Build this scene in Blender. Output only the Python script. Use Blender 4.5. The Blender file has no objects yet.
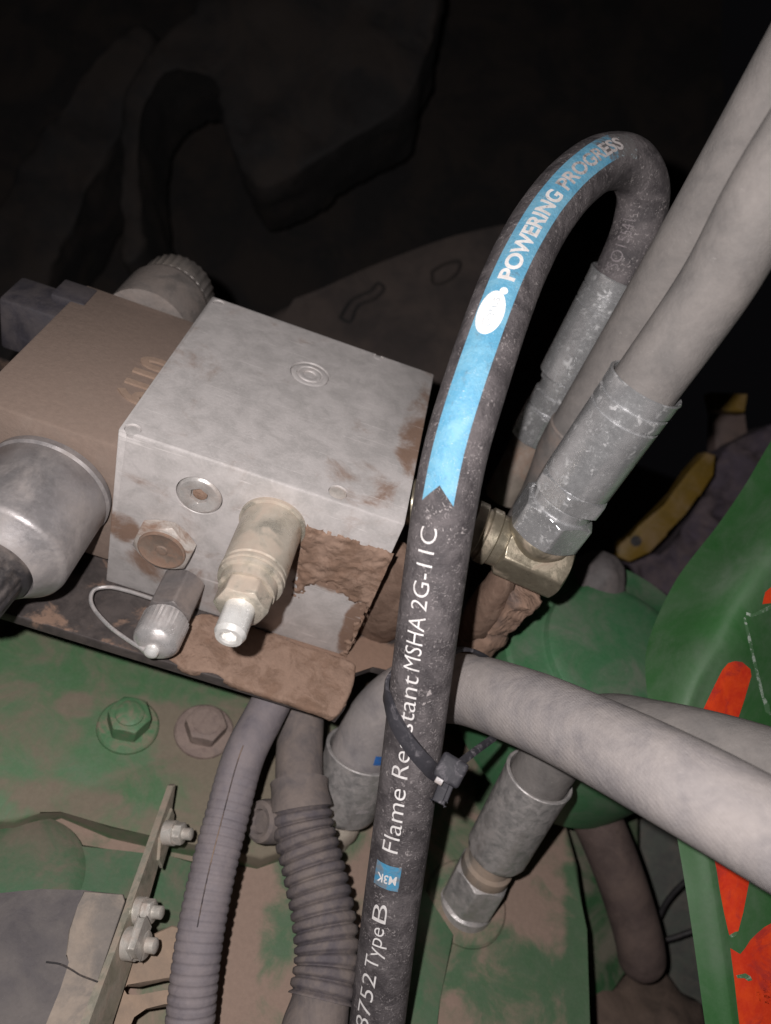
import bpy, bmesh, math, random
from mathutils import Vector, Matrix, noise
from mathutils.bvhtree import BVHTree
random.seed(7)
scene = bpy.context.scene
COL = scene.collection
V = Vector
MM = 0.001                                     # every length below is in millimetres

# ------------------------------------------------------------------ camera
CAM = V((69.03, -192.30, 175.12))
RIGHT = V((0.94470, 0.14848, 0.29238))
DOWN = V((0.31557, -0.65408, -0.68746))
FWD = V((0.08917, 0.74171, -0.66477))
F, CX, CY = 770.0, 385.5, 512.0
cd = bpy.data.cameras.new('camera')
cam = bpy.data.objects.new('camera', cd)
COL.objects.link(cam)
m = Matrix.Identity(4)
for i, a in enumerate((RIGHT, -DOWN, -FWD)):
    for k in range(3):
        m[k][i] = a[k]
for k in range(3):
    m[k][3] = CAM[k] * MM
cam.matrix_world = m
cd.sensor_fit = 'VERTICAL'
cd.sensor_height = 7.314
cd.lens = 5.5
cd.clip_start = 0.005
cd.clip_end = 50
cd.dof.use_dof = True
cd.dof.focus_distance = 0.262
cd.dof.aperture_fstop = 1.9
scene.camera = cam

# ------------------------------------------------------------------ world, flash, exposure
w = bpy.data.worlds.new('World')
scene.world = w
w.use_nodes = True
w.node_tree.nodes['Background'].inputs[0].default_value = (0.9, 0.85, 1.0, 1)
w.node_tree.nodes['Background'].inputs[1].default_value = 0.0022
ld = bpy.data.lights.new('phone_flash', 'POINT')
ld.energy = 4.5
ld.color = (1.0, 0.955, 0.94)
ld.shadow_soft_size = 0.0028
lo = bpy.data.objects.new('phone_flash', ld)
COL.objects.link(lo)
lo.location = (CAM - RIGHT * 21 - DOWN * 15 - FWD * 2) * MM
scene.view_settings.view_transform = 'Standard'
scene.view_settings.look = 'None'
scene.view_settings.exposure = 0.0
scene.view_settings.gamma = 1.0

# ------------------------------------------------------------------ picture <-> place
def ray(px, py):
    return RIGHT * ((px - CX) / F) + DOWN * ((py - CY) / F) + FWD
def U(px, py, d):
    return CAM + ray(px, py) * d
def PZ(px, py, z):
    r = ray(px, py)
    return CAM + r * ((z - CAM.z) / r.z)
def PY(px, py, y):
    r = ray(px, py)
    return CAM + r * ((y - CAM.y) / r.y)
def proj(p):
    q = p - CAM
    d = q.dot(FWD)
    return CX + q.dot(RIGHT) / d * F, CY + q.dot(DOWN) / d * F, d
def along(p0, ax, py):
    """distance along an axis at which it passes picture row py"""
    lo_, hi_ = 0.0, 110.0
    s = 1 if proj(p0 + ax * 5)[1] > proj(p0)[1] else -1
    for _ in range(40):
        mid = (lo_ + hi_) / 2
        if (proj(p0 + ax * mid)[1] - py) * s < 0:
            lo_ = mid
        else:
            hi_ = mid
    return lo_

# ------------------------------------------------------------------ materials
def nd(nt, t, **kw):
    n = nt.nodes.new(t)
    for k, v in kw.items():
        if k.startswith('i_'):
            n.inputs[k[2:].replace('_', ' ')].default_value = v
        else:
            setattr(n, k, v)
    return n
def c4(c):
    return (c[0], c[1], c[2], 1)
def surf(name, base, alt=None, dust=(0.24, 0.17, 0.13), dust_amt=0.35, dust_scale=0.05, dust_soft=0.12, up=0.15,
         speck=0.0, speck_col=(0.45, 0.41, 0.39), speck_scale=0.9, rough=0.6, metal=0.0, bump=0.25, bump_scale=0.7,
         fine=0.25, spec=0.5, scratch=0.0, box=None, coat=0.0, weave=0.0, second=None, dark=None):
    """base paint/metal/rubber under patches of dry dust; all patterns in millimetres of the object's own space"""
    mt = bpy.data.materials.new(name)
    mt.use_nodes = True
    nt = mt.node_tree
    L = nt.links.new
    b = nt.nodes['Principled BSDF']
    tc = nd(nt, 'ShaderNodeTexCoord')
    sc = nd(nt, 'ShaderNodeVectorMath', operation='SCALE')
    sc.inputs['Scale'].default_value = 1000
    L(tc.outputs['Object'], sc.inputs[0])
    P = sc.outputs[0]
    def noise_(scale, detail=6, rgh=0.6, dist=0.0, off=None):
        n = nd(nt, 'ShaderNodeTexNoise')
        n.inputs['Scale'].default_value = scale
        n.inputs['Detail'].default_value = detail
        n.inputs['Roughness'].default_value = rgh
        n.inputs['Distortion'].default_value = dist
        if off:
            a = nd(nt, 'ShaderNodeVectorMath', operation='ADD')
            a.inputs[1].default_value = off
            L(P, a.inputs[0])
            L(a.outputs[0], n.inputs['Vector'])
        else:
            L(P, n.inputs['Vector'])
        return n.outputs['Fac']
    def math_(op, a, b_, clamp=False):
        n = nd(nt, 'ShaderNodeMath', operation=op, use_clamp=clamp)
        for i, x in enumerate((a, b_)):
            if isinstance(x, (int, float)):
                n.inputs[i].default_value = x
            else:
                L(x, n.inputs[i])
        return n.outputs[0]
    def step(x, lo_, hi_):
        n = nd(nt, 'ShaderNodeMapRange', interpolation_type='SMOOTHSTEP')
        L(x, n.inputs['Value'])
        n.inputs['From Min'].default_value = lo_
        n.inputs['From Max'].default_value = hi_
        return n.outputs[0]
    def mix(f, a, b_):
        n = nd(nt, 'ShaderNodeMix', data_type='RGBA')
        if isinstance(f, (int, float)):
            n.inputs[0].default_value = f
        else:
            L(f, n.inputs[0])
        for i, x in ((6, a), (7, b_)):
            if isinstance(x, tuple):
                n.inputs[i].default_value = c4(x)
            else:
                L(x, n.inputs[i])
        return n.outputs[2]
    if alt is None:
        alt = tuple(x * 0.72 for x in base)
    col = mix(step(noise_(0.11, 8, 0.65, 0.4), 0.35, 0.68), base, alt)
    fn = noise_(bump_scale, 9, 0.7)
    col = mix(math_('MULTIPLY', step(fn, 0.45, 0.75), fine), col, tuple(min(1, x * 1.5 + 0.02) for x in base))
    if second:                                        # a stain or worn coat with a shape of its own
        scol, sscale, slo, shi, soff = second
        col = mix(step(noise_(sscale, 8, 0.62, 0.8, soff), slo, shi), col, scol)
    # dust
    geo = nd(nt, 'ShaderNodeNewGeometry')
    sx = nd(nt, 'ShaderNodeSeparateXYZ')
    L(geo.outputs['Normal'], sx.inputs[0])
    dn = noise_(dust_scale, 10, 0.66, 0.5, (31.0, 17.0, 5.0))
    dn = math_('ADD', dn, math_('MULTIPLY', sx.outputs[2], up * 0.3))
    if box:                                           # dirt caked in given places of the part: (centre, half size, gain)
        for cc, hh, gain in box:
            s1 = nd(nt, 'ShaderNodeVectorMath', operation='SUBTRACT')
            L(P, s1.inputs[0]); s1.inputs[1].default_value = cc
            s2 = nd(nt, 'ShaderNodeVectorMath', operation='DIVIDE')
            L(s1.outputs[0], s2.inputs[0]); s2.inputs[1].default_value = hh
            ln = nd(nt, 'ShaderNodeVectorMath', operation='LENGTH')
            L(s2.outputs[0], ln.inputs[0])
            k = nd(nt, 'ShaderNodeMapRange', interpolation_type='SMOOTHSTEP')
            L(ln.outputs['Value'], k.inputs['Value'])
            k.inputs['From Min'].default_value = 1.25
            k.inputs['From Max'].default_value = 0.6
            dn = math_('ADD', dn, math_('MULTIPLY', k.outputs[0], gain))
    th = 0.72 - dust_amt * 0.45
    dm = step(dn, th - dust_soft, th + dust_soft)
    dcol = mix(noise_(0.45, 8, 0.7), tuple(x * 0.78 for x in dust), tuple(min(1, x * 1.22) for x in dust))
    col = mix(dm, col, dcol)
    if speck:
        fl = noise_(speck_scale, 6, 0.66, 1.4, (3, 90, 44))
        gate = step(noise_(speck_scale * 0.22, 4, 0.6, 0.5, (13, 9, 4)), 0.40, 0.66)
        sp = math_('MULTIPLY', step(fl, 0.66 - speck * 0.07, 0.72 - speck * 0.05), math_('ADD', math_('MULTIPLY', gate, 0.8), 0.15), True)
        col = mix(math_('MULTIPLY', sp, min(1, speck)), col, speck_col)
        n5 = step(noise_(speck_scale * 3.1, 5, 0.65, 0.8), 0.63, 0.74)
        col = mix(math_('MULTIPLY', n5, math_('MULTIPLY', math_('ADD', gate, 0.25), min(1, speck) * 0.75)), col, speck_col)
    if scratch:
        wv = nd(nt, 'ShaderNodeTexNoise')
        mp = nd(nt, 'ShaderNodeMapping')
        mp.inputs['Rotation'].default_value = (0.4, 0.2, 0.9)
        mp.inputs['Scale'].default_value = (0.04, 1.6, 0.5)
        L(P, mp.inputs[0]); L(mp.outputs[0], wv.inputs['Vector'])
        wv.inputs['Scale'].default_value = 1.0; wv.inputs['Detail'].default_value = 5
        col = mix(math_('MULTIPLY', step(wv.outputs['Fac'], 0.64, 0.74), scratch), col, tuple(min(1, x * 1.7 + 0.05) for x in base))
    L(col, b.inputs['Base Color'])
    b.inputs['Metallic'].default_value = metal
    if metal:
        L(math_('MULTIPLY', math_('SUBTRACT', 1.0, dm), metal), b.inputs['Metallic'])
    rr = math_('ADD', math_('MULTIPLY', dm, 0.9 - rough), rough)
    rr = math_('ADD', rr, math_('MULTIPLY', math_('SUBTRACT', fn, 0.5), 0.35), True)
    L(rr, b.inputs['Roughness'])
    b.inputs['Specular IOR Level'].default_value = spec
    b.inputs['Coat Weight'].default_value = coat
    b.inputs['Coat Roughness'].default_value = 0.25
    h = math_('ADD', math_('MULTIPLY', fn, 1.0), math_('MULTIPLY', dm, 0.5))
    h = math_('ADD', h, math_('MULTIPLY', noise_(bump_scale * 0.22, 4, 0.5, 0, (9, 9, 9)), 1.2))
    if weave:
        wa = nd(nt, 'ShaderNodeTexWave', bands_direction='DIAGONAL')
        wa.inputs['Scale'].default_value = 0.42
        wa.inputs['Distortion'].default_value = 0.6
        L(P, wa.inputs['Vector'])
        h = math_('ADD', h, math_('MULTIPLY', wa.outputs['Fac'], weave))
    bp = nd(nt, 'ShaderNodeBump')
    bp.inputs['Strength'].default_value = bump
    bp.inputs['Distance'].default_value = 0.0006
    L(h, bp.inputs['Height'])
    L(bp.outputs[0], b.inputs['Normal'])
    return mt

MUD = (0.22, 0.14, 0.102)
GREYDUST = (0.30, 0.265, 0.25)
M = {}
M['block'] = surf('aluminium', (0.535, 0.50, 0.49), (0.42, 0.395, 0.385), dust=MUD, dust_amt=0.12, dust_scale=0.045, rough=0.48, metal=0.12,
                  bump=0.2, bump_scale=0.9, scratch=0.35, up=0.0, fine=0.2,
                  box=[((82, 0, -33), (27, 9, 10.5), 0.42), ((58, 0, -33), (9, 9, 9), 0.3), ((4, 0, -45), (9, 8, 9), 0.3), ((28, 0, -62), (26, 8, 9), 0.17), ((80, 14, 0), (17, 14, 5), 0.2),
                       ((97, 55, 0), (8, 30, 5), 0.26), ((98, 0, -60), (5, 8, 20), 0.34)], speck=0.25, speck_scale=0.5)
M['valve'] = surf('dusty_cast_iron', (0.185, 0.14, 0.115), (0.225, 0.17, 0.14), dust=(0.205, 0.15, 0.122), dust_amt=0.65, rough=0.8, bump=0.3, up=0.3)
M['plug'] = surf('zinc_plug', (0.6, 0.57, 0.55), dust=MUD, dust_amt=0.2, rough=0.3, metal=0.45, bump=0.1)
M['plug_dirty'] = surf('dirty_plug', (0.55, 0.50, 0.46), dust=MUD, dust_amt=0.3, rough=0.5, metal=0.3, bump=0.2, dust_scale=0.1)
M['mud'] = surf('dry_mud', MUD, (0.17, 0.11, 0.08), dust=(0.28, 0.19, 0.145), dust_amt=0.5, dust_scale=0.12, rough=0.95, bump=0.8, bump_scale=0.5, spec=0.1)
M['cartridge'] = surf('yellow_zinc', (0.56, 0.515, 0.44), (0.46, 0.42, 0.35), dust=(0.40, 0.33, 0.27), dust_amt=0.36, dust_scale=0.09, rough=0.27, metal=0.6, bump=0.12)
M['nipple'] = surf('bright_zinc', (0.90, 0.89, 0.87), (0.78, 0.76, 0.73), dust=GREYDUST, dust_amt=0.12, rough=0.3, metal=0.45, bump=0.12)
M['test'] = surf('worn_nickel', (0.68, 0.655, 0.65), (0.58, 0.555, 0.55), dust=(0.25, 0.2, 0.18), dust_amt=0.14, dust_scale=0.1, rough=0.24, metal=0.6, bump=0.15, dust_soft=0.25)
M['coil'] = surf('coil_steel', (0.29, 0.272, 0.275), (0.225, 0.21, 0.212), dust=(0.29, 0.255, 0.24), dust_amt=0.24, dust_scale=0.06, rough=0.34, metal=0.45, bump=0.15, speck=0.4, speck_col=(0.6, 0.57, 0.55), dust_soft=0.22)
M['black'] = surf('black_plastic', (0.028, 0.026, 0.028), dust=(0.14, 0.115, 0.105), dust_amt=0.25, rough=0.4, bump=0.15)
M['connector'] = surf('grey_plastic', (0.042, 0.038, 0.047), dust=(0.065, 0.055, 0.058), dust_amt=0.45, rough=0.6)
M['plate'] = surf('black_plate', (0.045, 0.038, 0.037), (0.085, 0.07, 0.066), dust=MUD, dust_amt=0.0, dust_scale=0.045, dust_soft=0.05, rough=0.5, bump=0.3, up=0.42,
                  box=[((140, -8, 1.5), (70, 40, 3), 0.34)])
M['hose'] = surf('black_rubber', (0.046, 0.040, 0.043), (0.068, 0.060, 0.063), dust=(0.15, 0.132, 0.135), dust_amt=0.38, dust_scale=0.10, dust_soft=0.2, speck=1.5,
                 speck_col=(0.42, 0.38, 0.375), speck_scale=0.75, rough=0.55, bump=0.75, bump_scale=1.0, spec=0.4)
M['hose_grey'] = surf('dusty_rubber', (0.165, 0.153, 0.147), (0.13, 0.12, 0.116), dust=(0.215, 0.195, 0.184), dust_amt=0.5, dust_scale=0.05, dust_soft=0.22, speck=0.4,
                      speck_col=(0.42, 0.39, 0.37), speck_scale=0.4, rough=0.8, bump=0.4, bump_scale=1.2, spec=0.25, fine=0.15)
M['hose_pale'] = surf('chalky_rubber', (0.245, 0.225, 0.225), (0.18, 0.165, 0.17), dust=(0.31, 0.278, 0.268), dust_amt=0.5, dust_scale=0.05, dust_soft=0.16, speck=0.5,
                      speck_col=(0.47, 0.43, 0.42), speck_scale=0.6, rough=0.85, bump=0.4, bump_scale=1.0, spec=0.2, weave=0.16)
M['blue'] = surf('blue_print', (0.07, 0.31, 0.52), (0.10, 0.36, 0.56), dust=(0.28, 0.47, 0.60), dust_amt=0.2, dust_scale=0.16, dust_soft=0.14, rough=0.5, bump=0.4, bump_scale=1.0, fine=0.25,
                 speck=0.4, speck_col=(0.55, 0.68, 0.74), speck_scale=0.6)
M['blue_dark'] = surf('worn_blue_print', (0.05, 0.24, 0.42), (0.07, 0.29, 0.47), dust=(0.17, 0.2, 0.23), dust_amt=0.4, dust_scale=0.25, rough=0.6, bump=0.4)
M['white'] = surf('white_print', (0.80, 0.77, 0.76), (0.64, 0.61, 0.60), dust=(0.30, 0.27, 0.265), dust_amt=0.1, dust_scale=0.3, rough=0.6, bump=0.4, fine=0.1, speck=0.5, speck_col=(0.30, 0.28, 0.28), speck_scale=1.0)
M['white_faded'] = surf('faded_print', (0.58, 0.53, 0.52), (0.46, 0.42, 0.42), dust=(0.17, 0.15, 0.15), dust_amt=0.25, dust_scale=0.35, rough=0.7, bump=0.4)
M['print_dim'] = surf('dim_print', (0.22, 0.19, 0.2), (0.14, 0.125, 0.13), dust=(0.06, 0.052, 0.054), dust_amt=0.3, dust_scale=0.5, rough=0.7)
M['emblem_line'] = surf('emblem_line', (0.30, 0.40, 0.48), (0.45, 0.50, 0.53), dust=(0.7, 0.68, 0.66), dust_amt=0.4, dust_scale=0.6, rough=0.6)
M['ferrule'] = surf('zinc_ferrule', (0.68, 0.68, 0.69), (0.54, 0.54, 0.55), dust=(0.36, 0.35, 0.345), dust_amt=0.12, dust_scale=0.3, rough=0.24, metal=0.75, bump=0.2, speck=0.3,
                     speck_col=(0.75, 0.74, 0.73), speck_scale=1.1)
M['ferrule_dull'] = surf('dull_ferrule', (0.50, 0.48, 0.475), (0.42, 0.405, 0.40), dust=(0.30, 0.265, 0.25), dust_amt=0.28, dust_scale=0.25, rough=0.3, metal=0.7, bump=0.2, speck=0.3, dust_soft=0.3)
M['brass'] = surf('olive_brass', (0.30, 0.265, 0.20), (0.24, 0.205, 0.155), dust=(0.27, 0.21, 0.16), dust_amt=0.22, dust_scale=0.09, rough=0.32, metal=0.65, bump=0.12)
M['tie'] = surf('nylon_tie', (0.028, 0.027, 0.033), (0.045, 0.043, 0.05), dust=(0.2, 0.185, 0.2), dust_amt=0.1, dust_scale=0.25, rough=0.6, bump=0.2, spec=0.25)
M['conduit'] = surf('purple_grey_conduit', (0.165, 0.146, 0.16), (0.13, 0.114, 0.127), dust=(0.21, 0.18, 0.185), dust_amt=0.45, dust_scale=0.1, dust_soft=0.2, rough=0.7, bump=0.2)
M['conduit_dusty'] = surf('dusty_conduit', (0.095, 0.082, 0.092), (0.07, 0.06, 0.07), dust=(0.19, 0.155, 0.14), dust_amt=0.36, dust_scale=0.09, dust_soft=0.2, rough=0.8, bump=0.3)
M['conduit_sleeve'] = surf('muddy_sleeve', (0.115, 0.098, 0.098), (0.09, 0.078, 0.08), dust=(0.185, 0.15, 0.135), dust_amt=0.5, dust_scale=0.1, dust_soft=0.2, rough=0.85, bump=0.4)
GREEN = (0.035, 0.13, 0.042)
HO = PZ(250, 850, -162)
def at(px, py, z): return tuple(PZ(px, py, z) - HO)
M['green_pad'] = surf('dusty_green_paint', (0.068, 0.155, 0.068), (0.092, 0.16, 0.085), dust=(0.185, 0.155, 0.115), dust_amt=0.36, dust_scale=0.045, dust_soft=0.16, rough=0.6, bump=0.25, up=0.0,
                      box=[(at(204, 734, -150), (24, 20, 9), 0.16), (at(165, 722, -150), (16, 9, 9), 0.18), (at(110, 815, -150), (50, 9, 9), 0.17), (at(285, 780, -150), (34, 60, 12), 0.26), (at(75, 705, -150), (9, 7, 8), 0.2)])
M['green_mud'] = surf('muddy_green_paint', (0.068, 0.13, 0.066), (0.085, 0.135, 0.078), dust=(0.265, 0.188, 0.15), dust_amt=0.62, dust_scale=0.04, dust_soft=0.13, rough=0.7, bump=0.35, up=0.0,
                      box=[(at(520, 985, -162), (30, 22, 12), -0.13), (at(286, 905, -162), (13, 30, 12), -0.2), (at(582, 930, -162), (9, 90, 30), -0.17), (at(505, 800, -162), (14, 16, 12), -0.2), (at(520, 890, -162), (26, 18, 12), 0.12), (at(235, 930, -162), (16, 60, 12), 0.12)])
M['green_bolt'] = surf('green_bolt_paint', (0.075, 0.18, 0.085), (0.10, 0.18, 0.095), dust=(0.22, 0.18, 0.13), dust_amt=0.34, dust_scale=0.12, rough=0.55, bump=0.25)
M['rust_bolt'] = surf('rusty_bolt', (0.17, 0.12, 0.105), (0.2, 0.155, 0.14), dust=(0.25, 0.19, 0.165), dust_amt=0.5, dust_scale=0.15, rough=0.7, bump=0.4)
M['green_dish'] = surf('dish_green', (0.045, 0.145, 0.062), (0.055, 0.15, 0.072), dust=(0.15, 0.155, 0.125), dust_amt=0.12, dust_scale=0.05, dust_soft=0.25, rough=0.5, bump=0.15)
M['green_panel'] = surf('panel_green', (0.028, 0.105, 0.028), (0.031, 0.106, 0.031), dust=(0.09, 0.135, 0.085), dust_amt=0.16, dust_scale=0.03, dust_soft=0.25, rough=0.5, bump=0.06, coat=0.0, fine=0.05, spec=0.6)
M['green_low'] = surf('low_green', (0.03, 0.09, 0.035), dust=(0.13, 0.12, 0.09), dust_amt=0.4, dust_scale=0.04, rough=0.6)
M['orange'] = surf('orange_decal', (0.70, 0.06, 0.012), (0.55, 0.03, 0.012), dust=(0.42, 0.03, 0.02), dust_amt=0.33, dust_scale=0.09, dust_soft=0.07, rough=0.6, bump=0.1, fine=0.15, up=0.0, spec=0.25)
M['decal_edge'] = surf('torn_decal_edge', (0.42, 0.47, 0.42), (0.2, 0.28, 0.2), dust=(0.06, 0.14, 0.06), dust_amt=0.5, dust_scale=0.35, dust_soft=0.05, rough=0.6)
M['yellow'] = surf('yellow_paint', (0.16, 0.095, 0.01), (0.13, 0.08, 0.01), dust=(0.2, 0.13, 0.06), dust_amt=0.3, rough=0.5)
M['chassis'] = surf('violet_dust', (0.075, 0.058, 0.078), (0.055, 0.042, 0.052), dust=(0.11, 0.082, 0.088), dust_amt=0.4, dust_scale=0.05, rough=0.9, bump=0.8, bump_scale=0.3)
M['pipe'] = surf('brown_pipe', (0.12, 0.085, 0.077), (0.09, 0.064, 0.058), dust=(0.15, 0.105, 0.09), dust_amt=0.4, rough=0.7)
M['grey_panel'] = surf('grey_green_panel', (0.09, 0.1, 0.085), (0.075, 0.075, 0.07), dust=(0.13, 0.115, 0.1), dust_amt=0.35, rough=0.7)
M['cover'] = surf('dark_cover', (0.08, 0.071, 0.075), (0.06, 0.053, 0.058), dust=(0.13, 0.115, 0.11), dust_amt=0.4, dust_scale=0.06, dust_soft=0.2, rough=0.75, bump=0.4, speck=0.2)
M['cover_strip'] = surf('pale_strip', (0.18, 0.157, 0.14), (0.14, 0.124, 0.113), dust=(0.28, 0.23, 0.19), dust_amt=0.4, dust_scale=0.06, rough=0.8, bump=0.3)
M['bracket'] = surf('zinc_bracket', (0.36, 0.34, 0.28), (0.27, 0.26, 0.2), dust=(0.3, 0.24, 0.19), dust_amt=0.4, dust_scale=0.1, rough=0.4, metal=0.4)
M['nut'] = surf('zinc_nut', (0.55, 0.52, 0.48), (0.44, 0.41, 0.37), dust=(0.36, 0.3, 0.26), dust_amt=0.3, dust_scale=0.2, rough=0.36, metal=0.4)
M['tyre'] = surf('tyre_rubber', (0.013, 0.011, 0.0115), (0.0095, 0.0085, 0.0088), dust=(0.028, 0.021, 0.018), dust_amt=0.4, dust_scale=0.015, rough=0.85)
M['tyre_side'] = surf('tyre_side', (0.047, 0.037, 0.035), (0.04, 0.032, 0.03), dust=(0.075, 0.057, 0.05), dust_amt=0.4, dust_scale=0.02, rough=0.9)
M['cable'] = surf('black_cable', (0.02, 0.018, 0.02), dust_amt=0.15, rough=0.6)
M['ground'] = surf('dark_soil', (0.10, 0.075, 0.06), dust=(0.13, 0.1, 0.08), dust_amt=0.4, dust_scale=0.01, rough=1.0, bump=0.8, bump_scale=0.05)

# ------------------------------------------------------------------ objects
ORIG = {}
def thing(name, label, cat, loc, group=None, parent=None):
    o = bpy.data.objects.new(name, None)
    COL.objects.link(o)
    o.empty_display_size = 0.01
    o.location = V(loc) * MM
    o['label'] = label; o['category'] = cat
    if group: o['group'] = group
    ORIG[o.name] = V(loc)
    return o
def link(name, bm, mat, parent=None, loc=None, smooth=35, label=None):
    org = ORIG[parent.name] if parent else (V(loc) if loc is not None else V((0, 0, 0)))
    bmesh.ops.recalc_face_normals(bm, faces=bm.faces[:])
    me = bpy.data.meshes.new(name)
    for v in bm.verts:
        v.co = (v.co - org) * MM
    bm.to_mesh(me); bm.free()
    me.materials.append(mat)
    for p in me.polygons: p.use_smooth = True
    me.set_sharp_from_angle(angle=math.radians(smooth))
    o = bpy.data.objects.new(name, me)
    COL.objects.link(o)
    if parent:
        o.parent = parent
    else:
        o.location = org * MM
    ORIG[o.name] = org
    if label: o['label'] = label
    return o
def tag(o, label, cat, group=None, kind=None):
    if label: o['label'] = label
    if cat: o['category'] = cat
    if group: o['group'] = group
    if kind: o['kind'] = kind
    return o
def BM(): return bmesh.new()

def frame(ax, hint=None):
    ax = V(ax).normalized()
    h = V(hint) if hint is not None else (V((0, 0, 1)) if abs(ax.z) < 0.9 else V((0, 1, 0)))
    x = (h - ax * h.dot(ax)).normalized()
    return ax, x, ax.cross(x)
def lathe(bm, o, ax, prof, seg=56, rf=None, hint=None, cap0=True, cap1=True):
    """profile of (distance along axis, radius); rf(theta, t, r) may reshape the section"""
    o = V(o); ax, x, y = frame(ax, hint)
    rows = []
    for t, r in prof:
        row = []
        for i in range(seg):
            th = 2 * math.pi * i / seg
            rr = rf(th, t, r) if rf else r
            row.append(bm.verts.new(o + ax * t + x * (rr * math.cos(th)) + y * (rr * math.sin(th))))
        rows.append(row)
    for a, b in zip(rows, rows[1:]):
        for i in range(seg):
            k = (i + 1) % seg
            bm.faces.new((a[i], a[k], b[k], b[i]))
    if cap0: bm.faces.new(rows[0][::-1])
    if cap1: bm.faces.new(rows[-1])
def hexnut(bm, o, ax, t0, t1, af, ch=0.12, n=6, roll=0.0, seg=96, hint=None, top=True, bot=True):
    """hexagon with the curved chamfer a real nut has"""
    R = af / 2 / math.cos(math.pi / n)
    dep = (R - af / 2 * 0.97) * 0.6
    def rf(th, t, r):
        a = (th + roll) % (2 * math.pi / n) - math.pi / n
        return min(af / 2 / math.cos(a), r)
    prof = []
    L_ = t1 - t0
    st = 7
    if bot:
        prof += [(t0 + dep * k / st, af / 2 * 0.96 + (R - af / 2 * 0.96) * k / st) for k in range(st)]
    else:
        prof.append((t0, R))
    prof.append((t0 + (dep if bot else 0.01), R))
    prof.append((t1 - (dep if top else 0.01), R))
    if top:
        prof += [(t1 - dep * (st - k) / st, R - (R - af / 2 * 0.96) * k / st) for k in range(1, st + 1)]
    else:
        prof.append((t1, R))
    lathe(bm, o, ax, prof, seg, rf, hint)
def box(bm, c0, c1, bev=0.6, seg=2, mat=None):
    r = bmesh.ops.create_cube(bm, size=1)
    c0, c1 = V(c0), V(c1)
    vs = r['verts']
    for v in vs:
        v.co = V(((v.co.x + .5) * (c1.x - c0.x) + c0.x, (v.co.y + .5) * (c1.y - c0.y) + c0.y, (v.co.z + .5) * (c1.z - c0.z) + c0.z))
    if mat:
        for v in vs: v.co = mat @ v.co
    if bev:
        es = list({e for v in vs for e in v.link_edges})
        bmesh.ops.bevel(bm, geom=es, offset=bev, segments=seg, affect='EDGES', profile=0.5)
def obox(bm, c, ax, ay, az, hx, hy, hz, bev=0.5, seg=2):
    """box about centre c with half sizes along three axes"""
    m4 = Matrix.Identity(4)
    for i, a in enumerate((V(ax).normalized(), V(ay).normalized(), V(az).normalized())):
        for k in range(3): m4[k][i] = a[k]
    for k in range(3): m4[k][3] = c[k]
    box(bm, (-hx, -hy, -hz), (hx, hy, hz), bev, seg, m4)
def slab(bm, pts, down, bev=1.0, seg=2):
    """solid from an outline of points, thickened along the vector down"""
    down = V(down)
    n = V((0, 0, 0))
    for a, b in zip(pts, pts[1:] + pts[:1]):
        n += V(a).cross(V(b))
    if n.dot(down) > 0: pts = pts[::-1]
    top = [bm.verts.new(V(p)) for p in pts]
    bot = [bm.verts.new(V(p) + down) for p in pts]
    f = bm.faces.new(top)
    bm.faces.new(bot[::-1])
    k = len(pts)
    for i in range(k):
        j = (i + 1) % k
        bm.faces.new((top[j], top[i], bot[i], bot[j]))
    if bev:
        bmesh.ops.bevel(bm, geom=list(f.edges), offset=bev, segments=seg, affect='EDGES', profile=0.5, clamp_overlap=True)
def smooth_loop(pts, n=6):
    """closed Catmull-Rom through outline points (2D tuples)"""
    out = []
    k = len(pts)
    for i in range(k):
        p0, p1, p2, p3 = (V((*pts[(i + d) % k], 0)) if len(pts[0]) == 2 else V(pts[(i + d) % k]) for d in (-1, 0, 1, 2))
        for j in range(n):
            t = j / n
            q = 0.5 * ((2 * p1) + (p2 - p0) * t + (2 * p0 - 5 * p1 + 4 * p2 - p3) * t * t + (3 * p1 - p0 - 3 * p2 + p3) * t ** 3)
            out.append(tuple(q)[:len(pts[0])])
    return out
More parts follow.
